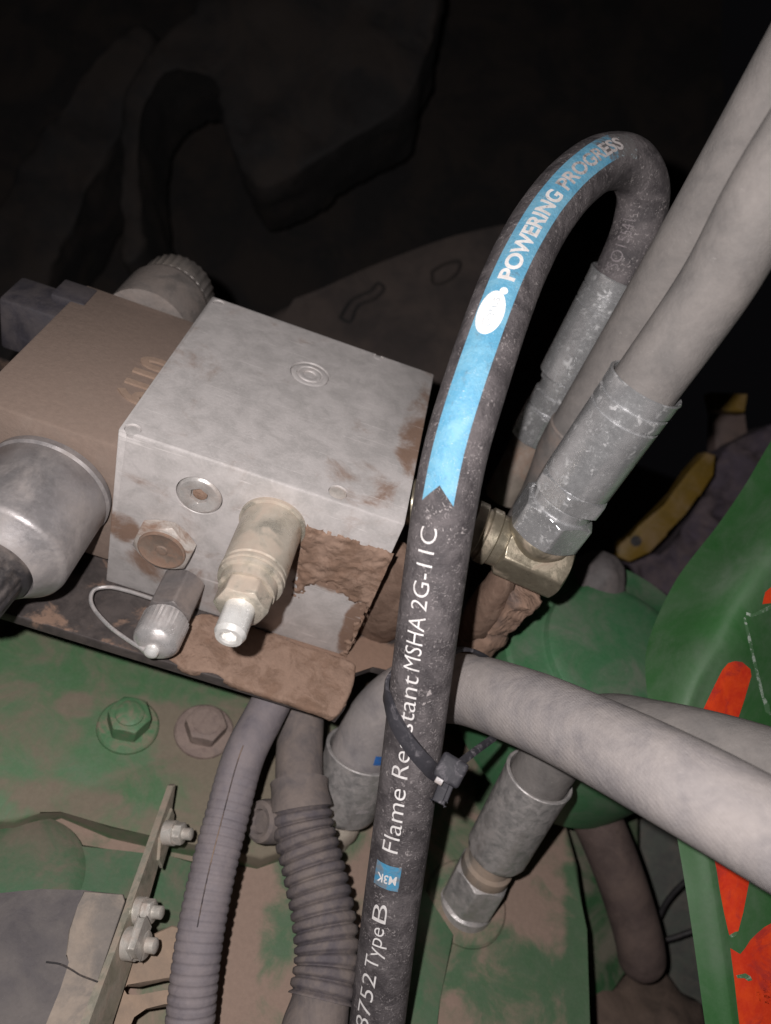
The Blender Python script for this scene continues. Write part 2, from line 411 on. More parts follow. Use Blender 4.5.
class Path:
    """smooth 3D centre line, resampled at even steps, with a rotation-minimising frame"""
    def __init__(s, pts, stepmm=1.0):
        pts = [V(p) for p in pts]
        P = [pts[0] * 2 - pts[1]] + pts + [pts[-1] * 2 - pts[-2]]
        raw = []
        for i in range(1, len(P) - 2):
            p0, p1, p2, p3 = P[i - 1:i + 3]
            t0 = 0.0
            t1 = (p1 - p0).length ** 0.5; t2 = t1 + (p2 - p1).length ** 0.5; t3 = t2 + (p3 - p2).length ** 0.5
            for j in range(24):
                t = t1 + (t2 - t1) * j / 24
                a1 = p0 * ((t1 - t) / t1) + p1 * (t / t1)
                a2 = p1 * ((t2 - t) / (t2 - t1)) + p2 * ((t - t1) / (t2 - t1))
                a3 = p2 * ((t3 - t) / (t3 - t2)) + p3 * ((t - t2) / (t3 - t2))
                b1 = a1 * ((t2 - t) / t2) + a2 * (t / t2)
                b2 = a2 * ((t3 - t) / (t3 - t1)) + a3 * ((t - t1) / (t3 - t1))
                raw.append(b1 * ((t2 - t) / (t2 - t1)) + b2 * ((t - t1) / (t2 - t1)))
        raw.append(pts[-1])
        for _ in range(3):
            raw = [raw[0]] + [(raw[i - 1] + raw[i] * 2 + raw[i + 1]) / 4 for i in range(1, len(raw) - 1)] + [raw[-1]]
        acc = [0.0]
        for a, b in zip(raw, raw[1:]): acc.append(acc[-1] + (b - a).length)
        s.len = acc[-1]
        n = max(2, int(s.len / stepmm))
        s.c = []; k = 0
        for i in range(n + 1):
            d = s.len * i / n
            while k < len(acc) - 2 and acc[k + 1] < d: k += 1
            u = (d - acc[k]) / max(1e-9, acc[k + 1] - acc[k])
            s.c.append(raw[k].lerp(raw[k + 1], u))
        s.step = s.len / n
        s.T = [(s.c[min(i + 1, n)] - s.c[max(i - 1, 0)]).normalized() for i in range(n + 1)]
        # N turns towards the viewer's side at the start and is then carried along without twist
        s.N = []
        v = (CAM - s.c[0]); v = (v - s.T[0] * v.dot(s.T[0])).normalized()
        for i in range(n + 1):
            v = (v - s.T[i] * v.dot(s.T[i])).normalized()
            s.N.append(v)
    def at(s, d):
        x = min(max(d / s.step, 0), len(s.c) - 1.001)
        i = int(x); u = x - i
        T = s.T[i].lerp(s.T[i + 1], u).normalized()
        N = s.N[i].lerp(s.N[i + 1], u); N = (N - T * N.dot(T)).normalized()
        return s.c[i].lerp(s.c[i + 1], u), T, N
    def find(s, px, py, lo_=0, hi_=1e9):
        best = None
        for i, c in enumerate(s.c):
            d = i * s.step
            if d < lo_ or d > hi_: continue
            a, b, _ = proj(c)
            e = (a - px) ** 2 + (b - py) ** 2
            if best is None or e < best[0]: best = (e, d)
        return best[1]
    def face(s, d):
        """angle that points to the camera in this place"""
        c, T, N = s.at(d)
        B = T.cross(N)
        v = CAM - c
        return math.atan2(v.dot(B), v.dot(N))
def find_s(path, r, px, py, phi, lo_=0, hi_=1e9, only_y=False):
    best = None
    for i in range(len(path.c)):
        d = i * path.step
        if d < lo_ or d > hi_: continue
        a, b, _ = proj(on_hose(path, r, d, phi(d)))
        e = (0 if only_y else (a - px) ** 2) + (b - py) ** 2
        if best is None or e < best[0]: best = (e, d)
    return best[1]
def tube(bm, path, rad, seg=40, d0=0.0, d1=None, cap=True, stepmm=None):
    d1 = path.len if d1 is None else d1
    st = stepmm or path.step
    n = max(2, int((d1 - d0) / st))
    prev = None; first = None
    for i in range(n + 1):
        d = d0 + (d1 - d0) * i / n
        c, T, N = path.at(d)
        B = T.cross(N)
        r = rad(d) if callable(rad) else rad
        row = []
        for k in range(seg):
            th = 2 * math.pi * k / seg
            row.append(bm.verts.new(c + (N * math.cos(th) + B * math.sin(th)) * r))
        if prev:
            for k in range(seg):
                j = (k + 1) % seg
                bm.faces.new((prev[k], prev[j], row[j], row[k]))
        else:
            first = row
        prev = row
    if cap:
        bm.faces.new(first[::-1]); bm.faces.new(prev)
def on_hose(path, r, d, phi):
    c, T, N = path.at(d)
    B = T.cross(N)
    return c + (N * math.cos(phi) + B * math.sin(phi)) * r
def refine(bm, maxlen):
    for _ in range(6):
        es = [e for e in bm.edges if e.calc_length() > maxlen]
        if not es: break
        bmesh.ops.subdivide_edges(bm, edges=es, cuts=1)
        bmesh.ops.triangulate(bm, faces=[f for f in bm.faces if len(f.verts) > 3])
def glyphs(txt, bold=0.0, extrude=0.0):
    cu = bpy.data.curves.new('lettering', 'FONT')
    cu.body = txt
    cu.offset = bold
    cu.extrude = extrude
    cu.resolution_u = 4
    ob = bpy.data.objects.new('lettering', cu)
    COL.objects.link(ob)
    me = bpy.data.meshes.new_from_object(ob)
    bm = bmesh.new(); bm.from_mesh(me)
    bpy.data.objects.remove(ob); bpy.data.meshes.remove(me); bpy.data.curves.remove(cu)
    bmesh.ops.remove_doubles(bm, verts=bm.verts[:], dist=1e-5)
    bmesh.ops.triangulate(bm, faces=bm.faces[:])
    xs = [v.co.x for v in bm.verts]; ys = [v.co.y for v in bm.verts]
    return bm, min(xs), max(xs), min(ys), max(ys)
CAPH = 0.69                                         # capital height of the built-in face at size 1
def merge(dst, src):
    me = bpy.data.meshes.new('tmp'); src.to_mesh(me); src.free()
    dst.from_mesh(me); bpy.data.meshes.remove(me)
def word_on_hose(dst, path, R, txt, d0, d1, phi, caph, up, bold=0.0, lift=0.16, slant=0.0):
    """print a word on a hose: reads from d0 to d1, phi(d) its middle line, caph capital height in mm"""
    bm, x0, x1, y0, y1 = glyphs(txt, bold)
    ca = CAPH + bold
    for v in bm.verts:
        v.co.x += slant * (v.co.y - ca / 2)
        v.co.x = (v.co.x - x0) / (x1 - x0) * abs(d1 - d0)
        v.co.y = (v.co.y - ca / 2) / ca * caph
    refine(bm, 0.9)
    for v in bm.verts:
        d = d0 + (1 if d1 > d0 else -1) * v.co.x
        a = phi(d) + up * v.co.y / R
        v.co = on_hose(path, R + lift, d, a)
    merge(dst, bm)
def lerp_tab(tab):
    def f(d):
        if d <= tab[0][0]: return tab[0][1]
        for (a, x), (b, y) in zip(tab, tab[1:]):
            if d <= b: return x + (y - x) * (d - a) / (b - a)
        return tab[-1][1]
    return f
def lump(bm, c, rx, ry, rz, seed=0, amp=0.25, freq=0.14, sub=4, squash=None):
    r = bmesh.ops.create_icosphere(bm, subdivisions=sub, radius=1)
    for v in r['verts']:
        n = v.co.copy()
        p = V((n.x * rx, n.y * ry, n.z * rz))
        q = p * freq + V((seed * 7.1, seed * 3.3, seed))
        k = 1 + amp * noise.fractal(q, 0.6, 2.0, 5) + amp * 0.6 * abs(noise.noise(q * 0.6))
        v.co = V(c) + p * k
        if squash is not None and v.co.z < squash: v.co.z = squash
def ferrule(bm, o, ax, prof, lobes=0, depth=0.02, lo_=0, hi_=1e9):
    def rf(th, t, r):
        if lobes and lo_ < t < hi_:
            a = th % (2 * math.pi / lobes) - math.pi / lobes
            return min(r, r * (1 - depth) / math.cos(a))
        return r
    lathe(bm, o, ax, prof, 72, rf)
FERR = lambda L_, R, ri: [(0.0, R * 0.93), (0.8, R), (L_ * 0.70, R), (L_ * 0.705, R * 0.945), (L_ * 0.73, R * 0.945), (L_ * 0.735, R * 1.005), (L_ * 0.83, R), (L_ * 0.835, R * 0.945),
                        (L_ * 0.86, R * 0.945), (L_ * 0.865, R * 1.005), (L_ * 0.96, R * 1.01), (L_ * 0.99, R * 1.03), (L_, R * 1.0), (L_ - 0.2, ri + 0.9), (L_ - 1.2, ri + 0.3), (L_ - 3, ri - .4)]

# ================================================================== ground
g = BM()
box(g, (-1500, -1500, -905), (1500, 1500, -900), 0)
tag(link('ground', g, M['ground'], loc=(0, 0, -900)), 'dark soil far below the machine', 'ground', kind='structure')

# ================================================================== manifold block
W_, D_, H_ = 100.0, 98.4, 79.3
man = thing('manifold_block', 'grey aluminium valve block with round plugs and a yellowish cartridge in its front', 'valve block', (0, 0, -H_))
b = BM()
box(b, (0, 0, -H_), (W_, D_, 0), 0.7, 2)
top_px = (310, 374)
sock = PY(199, 496, 0); topc = PZ(*top_px, 0); big = PY(167, 540, 0); cart = PY(273, 523, 0); test = PY(184, 583, 0)
marks = [PZ(133, 429, 0), PZ(219, 303, 0), PZ(378, 357, 0), PZ(338, 492, 0)]
cut = BM()
lathe(cut, sock + V((0, 3.2, 0)), (0, -1, 0), [(0, 8.3), (3.0, 8.3), (4, 9.2)], 48)
lathe(cut, topc - V((0, 0, 1.4)), (0, 0, 1), [(0, 7.9), (1.2, 7.9), (3, 9.0)], 48)
for q, rr in zip(marks, (2.7, 2.4, 2.4, 3.3)):
    lathe(cut, q - V((0, 0, 2.0)), (0, 0, 1), [(0, rr), (1.9, rr), (3, rr + .6)], 32)
def boolean(bm, cut):
    obs = []
    for x in (bm, cut):
        bmesh.ops.recalc_face_normals(x, faces=x.faces[:])
        me = bpy.data.meshes.new('tmp'); x.to_mesh(me); x.free()
        o = bpy.data.objects.new('tmp', me); COL.objects.link(o); obs.append(o)
    md = obs[0].modifiers.new('cut', 'BOOLEAN'); md.object = obs[1]; md.operation = 'DIFFERENCE'; md.solver = 'EXACT'
    bpy.context.view_layer.update()
    ev = obs[0].evaluated_get(bpy.context.evaluated_depsgraph_get())
    me = bpy.data.meshes.new_from_object(ev)
    out = BM(); out.from_mesh(me)
    bpy.data.meshes.remove(me)
    for o in obs: bpy.data.objects.remove(o)
    return out
b = boolean(b, cut)
# the body's own texture space starts at its top front left corner
body = link('block_body', b, M['block'], man)
for v in body.data.vertices: v.co.z -= H_ * MM
body.location = (0, 0, H_ * MM)
# socket plug
s = BM()
lathe(s, sock + V((0, 3, 0)), (0, -1, 0), [(0, 8.0), (2.6, 8.0), (3.4, 7.4), (3.6, 6.9), (3.2, 3.6), (3.0, 3.3), (0.4, 3.2), (0.3, 0.1)], 64,
      lambda th, t, r: r if r > 3.4 or r < 1 else 3.0 / math.cos((th % (math.pi / 3)) - math.pi / 6))
sp = link('socket_plug', s, M['plug'], man)
s = BM(); lathe(s, sock + V((0, 1.6, 0)), (0, -1, 0), [(0, 2.7), (0.6, 2.6), (0.9, 1.2)], 24)
link('dirt_fill', s, M['mud'], sp)
# hex plug
s = BM()
hexnut(s, big, (0, -1, 0), 0, 5.2, 20.5, roll=0.2)
hp = link('hex_plug', s, M['plug_dirty'], man)
s = BM(); lathe(s, big, (0, -1, 0), [(5.1, 9.0), (6.0, 8.9), (6.2, 8.3), (5.75, 7.4), (5.6, 2.4), (6.1, 2.0), (6.3, 0.4)], 48)
link('plug_face', s, surf('dirty_plug_face', (0.2, 0.15, 0.12), dust=MUD, dust_amt=0.5, rough=0.7, dust_scale=0.2), hp)
# top plug
s = BM(); lathe(s, topc - V((0, 0, 1.35)), (0, 0, 1), [(0, 7.5), (0.9, 7.5), (1.2, 7.0), (1.1, 5.4), (0.7, 5.2), (0.7, 4.6), (1.2, 4.4), (1.3, 3.6), (1.0, 2.6), (0.6, 2.4), (0.65, 0.1)], 56)
link('round_plug', s, M['block'], man)
for q, rr in zip(marks, (2.5, 2.2, 2.2, 3.1)):
    s = BM(); lathe(s, q - V((0, 0, 1.8)), (0, 0, 1), [(0, rr), (1.2, rr), (1.45, rr * .6), (1.5, .1)], 28)
    link('hole_plug', s, M['plug_dirty'] if rr > 3 else M['block'], man)
# cartridge valve
AX = V((0, -1, 0))
t1, t2, t3, t4 = (along(cart, AX, y) for y in (577, 596, 610, 638))
s = BM()
R0 = 10.9
lathe(s, cart, AX, [(0, R0 + 1.0), (1.4, R0 + 1.0), (1.8, R0), (t1 - 2, R0), (t1 - 1.5, R0 - .5), (t1 - 0.9, R0 - .4), (t1 - .6, R0 + .2), (t1 + .6, R0 + .2), (t1 + .9, R0 - .5),
                    (t1 + 1.4, R0 - .4), (t1 + 1.7, R0 + .1), (t1 + 2.8, R0 - .1), (t1 + 3.2, R0 - 1.4), (t2 - 1.5, R0 - 1.6)], 64)
cv = link('cartridge_valve', s, M['cartridge'], man)
s = BM(); hexnut(s, cart, AX, t2 - 2, t3 - 0.5, 15.6, roll=0.35)
link('lock_nut', s, M['cartridge'], cv)
s = BM()
prof = [(t3 - 1, 4.9)]
n_ = 9
for i in range(n_):
    a = t3 - .5 + (t4 - 1.2 - t3 + .5) * i / n_
    q = (t4 - 1.2 - t3 + .5) / n_
    prof += [(a, 4.82), (a + q * .5, 5.0)]
prof += [(t4 - 1.0, 4.7), (t4, 4.2), (t4 + .05, 3.0), (t4 - .4, 2.3), (t4 - 2.2, 2.2), (t4 - 2.3, 0.1)]
lathe(s, cart, AX, prof, 40)
link('threaded_nipple', s, M['nipple'], cv)
# test point with cap and wire loop
u1, u2, u3 = (along(test, AX, y) for y in (617, 645, 660))
s = BM(); hexnut(s, test, AX, 0, u1, 15.6, roll=0.1)
tp = link('test_port', s, surf('dull_nickel', (0.20, 0.185, 0.185), dust=(0.24, 0.19, 0.165), dust_amt=.25, dust_soft=.25, rough=.38, metal=.35), man)
s = BM()
lathe(s, test, AX, [(u1 - .5, 7.0), (u1 + 1, 7.2), (u1 + 1.4, 8.7), (u2 - 1.5, 8.7), (u2, 7.8), (u2 + 1.5, 5.9), (u2 + 2.0, 5.0), (u2 + 2.2, 0.1)], 64,
      lambda th, t, r: r * (1 - 0.05 * (0.5 + 0.5 * math.cos(30 * th))) if u1 + 1.2 < t < u2 - .5 else r)
cap_ = link('test_cap', s, M['test'], tp)
s = BM(); kc = test + AX * (u2 + 2.4)
lathe(s, kc, AX, [(-1, 2.4), (.8, 2.7), (1.8, 2.4), (2.5, 1.5), (2.7, .1)], 28)
link('cap_rivet', s, M['nipple'], cap_)
dq = proj(kc)[2]
lp = Path([U(146, 651, dq), U(128, 640, dq + 3), U(106, 623, dq + 8), U(91, 602, dq + 14), U(94, 590, dq + 18), U(108, 587, dq + 20), U(128, 591, dq + 19), U(150, 598, dq + 16), U(166, 604, dq + 11)], .6)
s = BM(); tube(s, lp, 0.75, 10)
link('retainer_wire', s, M['test'], tp)

# ================================================================== solenoid valve
back = PZ(86, 284, -10)
val = thing('solenoid_valve', 'brown dust-covered valve body with silver coils, bolted left of the aluminium block', 'solenoid valve', (back.x / 2, 40, -70))
b = BM()
box(b, (back.x, 2.5, -70), (-0.3, back.y, -10), 1.2, 2)
link('valve_body', b, M['valve'], val)
# raised casting figures along the top
bm, x0, x1, y0, y1 = glyphs('6110', 0.03, 0.25)
pa, pb = PZ(128, 402, -10), PZ(151, 361, -10)
for v in bm.verts:
    k = (v.co.x - x0) / (x1 - x0)
    p = V((pa.x, pa.y, -10)).lerp(V((pa.x, pb.y + 2, -10)), k)
    v.co = p + V((-(v.co.y - CAPH / 2) / CAPH * 13.0 + 1.5, 0, v.co.z * 2.4 + 0.3))
link('cast_figures', bm, surf('cast_figures', (0.33, 0.235, 0.18), dust=(0.29, 0.2, 0.15), dust_amt=0.4, rough=0.85), val)
cc = V((-22.5, 1.5, -37))
b = BM()
RC = 22.0; LC = 43.0
lathe(b, cc, AX, [(0, RC - 3), (0.5, RC), (3.0, RC + .3), (4.0, RC - .5), (5.0, RC - .2), (LC - 9, RC - .2), (LC - 7.6, RC - .6), (LC - 6.6, RC - 1.6), (LC - 6.0, RC - 2.8), (LC - 1, RC - 7.0), (LC - .4, RC - 7.8), (LC - 1.5, RC - 8.4), (LC - 2, 3)], 80)
co = link('coil', b, M['coil'], val)
b = BM()
lathe(b, cc, AX, [(LC - 2.2, 13.6), (LC + 1, 13.4), (LC + 2, 11.8), (LC + 13, 11.2), (LC + 15, 9.5), (LC + 15.2, .1)], 96, lambda th, t, r: r * (1 - 0.07 * (0.5 + 0.5 * math.cos(18 * th))) if t > LC + 2 else r)
link('coil_nut', b, M['black'], co)
rc = PY(146, 331, back.y + 1)
b = BM()
lathe(b, rc, (0, 1, 0), [(0, 19.4), (24, 19.4), (27, 18.6), (29, 17.5), (29.5, 16.4)], 72)
rco = link('coil', b, surf('rear_coil', (0.27, 0.24, 0.225), dust=(0.24, 0.2, 0.18), dust_amt=0.5, rough=0.5, metal=0.3, speck=0.4), val)
b = BM()
lathe(b, rc, (0, 1, 0), [(29, 16), (30, 17.4), (41, 17.4), (43, 16), (43.2, .1)], 120, lambda th, t, r: r * (1 - 0.035 * (0.5 + 0.5 * math.cos(30 * th))))
link('coil_nut', b, surf('rear_coil_nut', (0.26, 0.235, 0.22), dust=(0.2, 0.17, 0.15), dust_amt=0.4, rough=0.4, metal=0.4), rco)
b = BM()
q = PZ(46, 298, -13)
obox(b, q + V((0, 0, -12)), (1, 0.02, 0), (-.02, 1, 0), (0, 0, 1), 14.5, 10, 12, 1.6)
obox(b, q + V((9, 6, 1.2)), (1, 0.02, 0), (-.02, 1, 0), (0, 0, 1), 7, 7, 2.4, 1.0)
link('plug_connector', b, M['connector'], val)

# ================================================================== mounting plate
pl = BM()
yf = PZ(200, 672, -H_).y
out = [V((-120, yf, -H_ - .1)), V((PZ(318, 715, -H_).x, yf, -H_ - .1)), PZ(338, 716, -H_ - .1), PZ(347, 704, -H_ - .1), PZ(352, 672, -H_ - .1), V((112, 0, -H_ - .1)), V((150, 2, -H_ - .1)), V((150, 110, -H_ - .1)), V((-120, 110, -H_ - .1))]
slab(pl, out, (0, 0, -5), 0.8)
po = link('mounting_plate', pl, M['plate'], loc=(-20, -10, -H_))
tag(po, 'black steel mounting plate caked with brown mud under the aluminium block', 'plate')
DARKMUD = surf('deep_brown_mud', (0.15, 0.098, 0.074), dust=(0.19, 0.128, 0.098), dust_amt=.4, dust_scale=.1, rough=.95, bump=.7, bump_scale=.5, spec=.1)  # darker brown than dry_mud, for the clumps
def soften(bm, size, amp, fr, n=4):
    bmesh.ops.triangulate(bm, faces=bm.faces[:]); refine(bm, size)
    for _ in range(n): bmesh.ops.smooth_vert(bm, verts=bm.verts[:], factor=.5, use_axis_x=True, use_axis_y=True, use_axis_z=True)
    for v in bm.verts: v.co += V(noise.noise_vector(v.co * fr)) * amp + V(noise.noise_vector(v.co * fr * 3.7)) * amp * .4
b = BM()
slab(b, [PZ(x, y, -H_ + 1.0) for x, y in smooth_loop([(160, 646), (182, 624), (215, 614), (300, 643), (350, 660), (356, 672), (351, 694), (343, 709), (333, 716), (318, 711), (272, 696), (236, 684), (214, 672), (192, 670), (172, 660)], 5)], (0, 0, -4.2), 0, 1)
soften(b, 2.0, .45, .14, 2)
tag(link('mud_crust', b, M['mud'], loc=PZ(290, 690, -H_), smooth=80), 'thin layer of brown mud on the right end of the black mounting plate', 'mud')
# caked mud to the right of the block and round the elbow
for (px, py, d, r3, sd, lab) in [
    (392, 596, 312, (14, 8, 30), 3, 'brown caked mud heaped against the front right edge of the aluminium block'),
    (487, 606, 312, (7, 8, 24), 5, 'lump of brown mud hanging below the olive elbow fitting')]:
    b = BM(); c = U(px, py, d); lump(b, c, *r3, seed=sd, amp=0.12, freq=0.07)
    tag(link('mud_clump', b, DARKMUD, loc=c, smooth=80), lab, 'mud')

from mathutils.geometry import intersect_point_tri_2d
cr = [PY(x, y, 0) for x, y in [(296, 522), (318, 521), (336, 531), (372, 543), (406, 552), (384, 600), (348, 660), (338, 655), (352, 630), (364, 606), (345, 597), (330, 583), (306, 588), (298, 600), (290, 590), (296, 560)]]
cr = [(p.x, p.z) for p in cr]
def sdist(x, z):
    ins = False; best = 1e9; n = len(cr)
    for i in range(n):
        (x0, z0), (x1, z1) = cr[i], cr[(i + 1) % n]
        if (z0 > z) != (z1 > z) and x < (x1 - x0) * (z - z0) / (z1 - z0) + x0: ins = not ins
        dx, dz = x1 - x0, z1 - z0
        t = max(0, min(1, ((x - x0) * dx + (z - z0) * dz) / (dx * dx + dz * dz)))
        best = min(best, math.hypot(x - x0 - t * dx, z - z0 - t * dz))
    return best if ins else -best
b = BM()
X0, X1, Z0, Z1, q_ = 55.0, 101.5, -80.0, -14.0, 0.75
nx, nz = int((X1 - X0) / q_), int((Z1 - Z0) / q_)
gr = {}
for i in range(nx + 1):
    for k in range(nz + 1):
        x, z = X0 + i * q_, Z0 + k * q_
        d_ = sdist(x, z) + 3.2 * noise.fractal(V((x * .35, z * .35, 4)), .75, 2.1, 5) - .6
        if d_ > -0.9:
            h_ = min(1.0, max(0, d_ / 2.4)) ** .6 * (1.0 + .7 * noise.fractal(V((x * .22, z * .22, 9)), .7, 2.0, 5))
            gr[i, k] = b.verts.new((min(x, 100.6), -max(.02, h_) if d_ > 0 else .4, z))
for (i, k), v in list(gr.items()):
    if all(c in gr for c in ((i + 1, k), (i + 1, k + 1), (i, k + 1))):
        b.faces.new((v, gr[i + 1, k], gr[i + 1, k + 1], gr[i, k + 1]))
bmesh.ops.delete(b, geom=[v for v in b.verts if not v.link_faces], context='VERTS')
tag(link('mud_crust', b, M['mud'], loc=(80, 0, -40), smooth=80), 'thin ragged crust of brown mud on the front of the aluminium block beside the cartridge', 'mud')

# ================================================================== main hose
R_M = 10.0
mp = Path([U(*a) for a in [(358, 1180, 284), (377, 1024, 276), (391, 909, 271), (405, 807, 264), (418, 704, 255), (431, 602, 245), (446, 500, 237), (456, 450, 235.5), (472, 395, 236), (504, 300, 245), (522, 258, 252), (543, 220, 260), (572, 184, 270),
                            (603, 163, 281), (630, 165, 290), (643, 190, 299), (638, 226, 307), (622, 268, 313), (601, 312, 318)]])
main = thing('hydraulic_hose', 'black speckled hydraulic hose with blue stripe and white print arching in front of the block', 'hydraulic hose', mp.c[0])
b = BM(); tube(b, mp, R_M, 56)
link('rubber_cover', b, M['hose'], main)
def phi_tab(rows):
    """rows of (px, py, angle in degrees from the side facing the camera, + to the hose's B side)"""
    tab = []
    for px, py, a in rows:
        d = mp.find(px, py)
        tab.append((d, mp.face(d) + math.radians(a)))
    return lerp_tab(sorted(tab))
c_, T_, N_ = mp.at(mp.find(431, 602))
SGN = 1 if T_.cross(N_).dot(RIGHT) > 0 else -1      # +1: B points to the right of the picture
A = lambda a: a * SGN
ph_txt = phi_tab([(377, 1024, A(-33)), (391, 909, A(-22)), (405, 807, A(-17)), (418, 704, A(-20)), (431, 602, A(-21)), (446, 500, A(-21))])
ph_str = phi_tab([(446, 500, A(-15)), (472, 395, A(-14)), (504, 300, A(-11)), (543, 220, A(-9)), (572, 184, A(-12)), (603, 163, A(-30)), (630, 165, A(-40))])
LETT = BM()
DMID = mp.find(472, 395)
def row(y): return find_s(mp, R_M, 0, y, ph_txt, 0, DMID, True)
def sur(px, py): return find_s(mp, R_M, px, py, ph_str, mp.find(446, 500))
for txt, ya, yb, ch in [('8752', 1029, 974, 5.3), ('Type', 968, 928, 5.3), ('B', 921, 905, 5.3), ('Flame', 853, 787, 5.7), ('Resistant', 777, 676, 5.7), ('MSHA', 671, 615, 5.6), ('2G-11C', 611, 526, 5.3)]:
    word_on_hose(LETT, mp, R_M, txt, row(ya), row(yb), ph_txt, ch, -SGN, bold=-0.008, lift=0.14)
link('white_lettering', LETT, M['white'], main)
# blue stripe with a swallow-tail end
d0, d1 = row(503), sur(634, 148)
def strip(dst, da, db, phi, half, lift, tail=0.0, nw=12, fade=None):
    n = int((db - da) / 1.0)
    prev = None
    for i in range(n + 1):
        rowv = []
        for k in range(nw + 1):
            u = k / nw * 2 - 1
            d = da + (db - da) * i / n
            if tail and i == 0: pass
            s_ = da + tail * (1 - abs(u)) * max(0, 1 - (d - da) / 18.0) + (d - da)
            hw = half * (fade(d) if fade else 1)
            rowv.append(dst.verts.new(on_hose(mp, R_M + lift, s_, phi(s_) + u * hw / R_M)))
        if prev:
            for k in range(nw): dst.faces.new((prev[k], prev[k + 1], rowv[k + 1], rowv[k]))
        prev = rowv
b = BM(); strip(b, d0, d1, ph_str, 5.1, 0.08, tail=5.0)
worn = [(on_hose(mp, R_M, d1 + 1, ph_str(d1)) - mp.c[0], (11, 11, 11), 0.75), (on_hose(mp, R_M, d1 - 12, ph_str(d1 - 12)) - mp.c[0], (9, 9, 9), 0.24)]
link('blue_stripe', b, surf('blue_print', (0.10, 0.32, 0.49), (0.19, 0.42, 0.56), dust=(0.13, 0.118, 0.118), dust_amt=0.06, dust_scale=0.25, dust_soft=0.14, up=0, rough=0.5, bump=0.5, bump_scale=1.0,
     fine=0.5, speck=1.1, speck_col=(0.45, 0.58, 0.64), speck_scale=0.9, box=[(tuple(a), c, g_) for a, c, g_ in worn]), main)
# white oval emblem on the stripe
def oval(dst, dc, ra, rb, lift, phi, off=0.0, tilt=0.0):
    rings = []
    for k in range(0, 7):
        f = k / 6
        rings.append([dst.verts.new(on_hose(mp, R_M + lift, dc + ra * f * math.cos(t) , phi(dc) + (off + rb * f * math.sin(t) + tilt * f * math.cos(t)) / R_M)) for t in [2 * math.pi * i / 36 for i in range(36)]])
    for a, c in zip(rings, rings[1:]):
        for i in range(36):
            j = (i + 1) % 36
            dst.faces.new((a[i], a[j], c[j], c[i]))
de = sur(497, 314)
b = BM(); oval(b, de, 7.6, 4.2, 0.15, ph_str, off=-0.6 * SGN)
oval(b, sur(511, 293), 1.25, 1.25, 0.15, ph_str, off=1.0 * SGN)
em = link('oval_emblem', b, surf('emblem_white', (0.88, 0.86, 0.84), (0.80, 0.77, 0.76), dust_amt=0.0, rough=0.6, bump=0.3, speck=0.4, speck_col=(0.5, 0.55, 0.6), speck_scale=1.0), main)
b = BM(); word_on_hose(b, mp, R_M, 'Gates', de - 5.2, de + 5.2, lambda d: ph_str(d) - 0.06 * SGN, 2.9, -SGN, bold=-0.006, lift=0.2)
link('emblem_lettering', b, M['emblem_line'], em)
b = BM()
word_on_hose(b, mp, R_M, 'POWERING', sur(511, 281), sur(563, 197), ph_str, 5.2, -SGN, bold=0.032, lift=0.16)
link('bold_lettering', b, M['white'], main)
b = BM()
word_on_hose(b, mp, R_M, 'PROGRESS', sur(567, 192), sur(621, 143), ph_str, 5.0, -SGN, bold=0.03, lift=0.16)
link('bold_lettering', b, M['white_faded'], main)
# small blue square with upside-down figures
def patch(dst, da, db, phi, half, lift, off=0):
    prev = None
    for i in range(9):
        d = da + (db - da) * i / 8
        r_ = [dst.verts.new(on_hose(mp, R_M + lift, d, phi(d) + (off + half * (k / 8 * 2 - 1)) / R_M)) for k in range(9)]
        if prev:
            for k in range(8): dst.faces.new((prev[k], prev[k + 1], r_[k + 1], r_[k]))
        prev = r_
sa, sb = row(889), row(865)
b = BM(); patch(b, sa, sb, ph_txt, 4.6, 0.1, off=0.4 * SGN)
sq = link('blue_square', b, M['blue_dark'], main)
bm, x0, x1, y0, y1 = glyphs('M3K', 0.02)
sm = (sa + sb) / 2
for v in bm.verts:
    v.co.x = ((v.co.x - x0) / (x1 - x0) - .5) * 7.0; v.co.y = (v.co.y - CAPH / 2) / CAPH * 3.1
refine(bm, .7)
for v in bm.verts:
    d = sm - v.co.y - 0.9 - 0.08 * v.co.x; a = ph_txt(d) + (0.4 - v.co.x) * SGN / R_M
    v.co = on_hose(mp, R_M + .18, d, a)
link('square_lettering', bm, M['white'], sq)
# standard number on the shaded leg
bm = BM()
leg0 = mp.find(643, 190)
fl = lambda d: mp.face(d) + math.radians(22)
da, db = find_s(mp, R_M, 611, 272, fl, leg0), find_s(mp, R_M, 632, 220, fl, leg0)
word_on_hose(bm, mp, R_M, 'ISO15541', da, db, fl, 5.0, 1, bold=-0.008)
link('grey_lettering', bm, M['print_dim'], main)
# crimped ferrule of the main hose
e, T, N = mp.at(mp.len)
UPV = V((0.0, 0.0, 1.0))
axis = (-T * 0.3 + UPV * 0.7).normalized()
e0 = e - axis * 32
b = BM()
ferrule(b, e0, axis, FERR(48, 12.2, 10.0), 8, 0.05, 3, 30)
fo = link('ferrule', b, M['ferrule'], main)
b = BM()
lathe(b, e0, axis, [(-22, 8.6), (-15, 8.6), (-14.6, 10.2), (-8, 10.2), (-7.5, 9.2), (-3, 9.2), (-2.4, 10.4), (0.5, 10.4)], 48)
link('collar', b, M['ferrule'], main)
b = BM(); hexnut(b, e0, axis, -32, -16, 21, roll=.2)
link('nut', b, M['ferrule'], main)
b = BM(); lathe(b, e0, axis, [(-66, 9), (-32, 9), (-31.5, 7)], 40)
link('adapter', b, surf('tan_adapter', (0.33, 0.28, 0.24), dust=MUD, dust_amt=0.5, rough=0.5, metal=0.3), main)

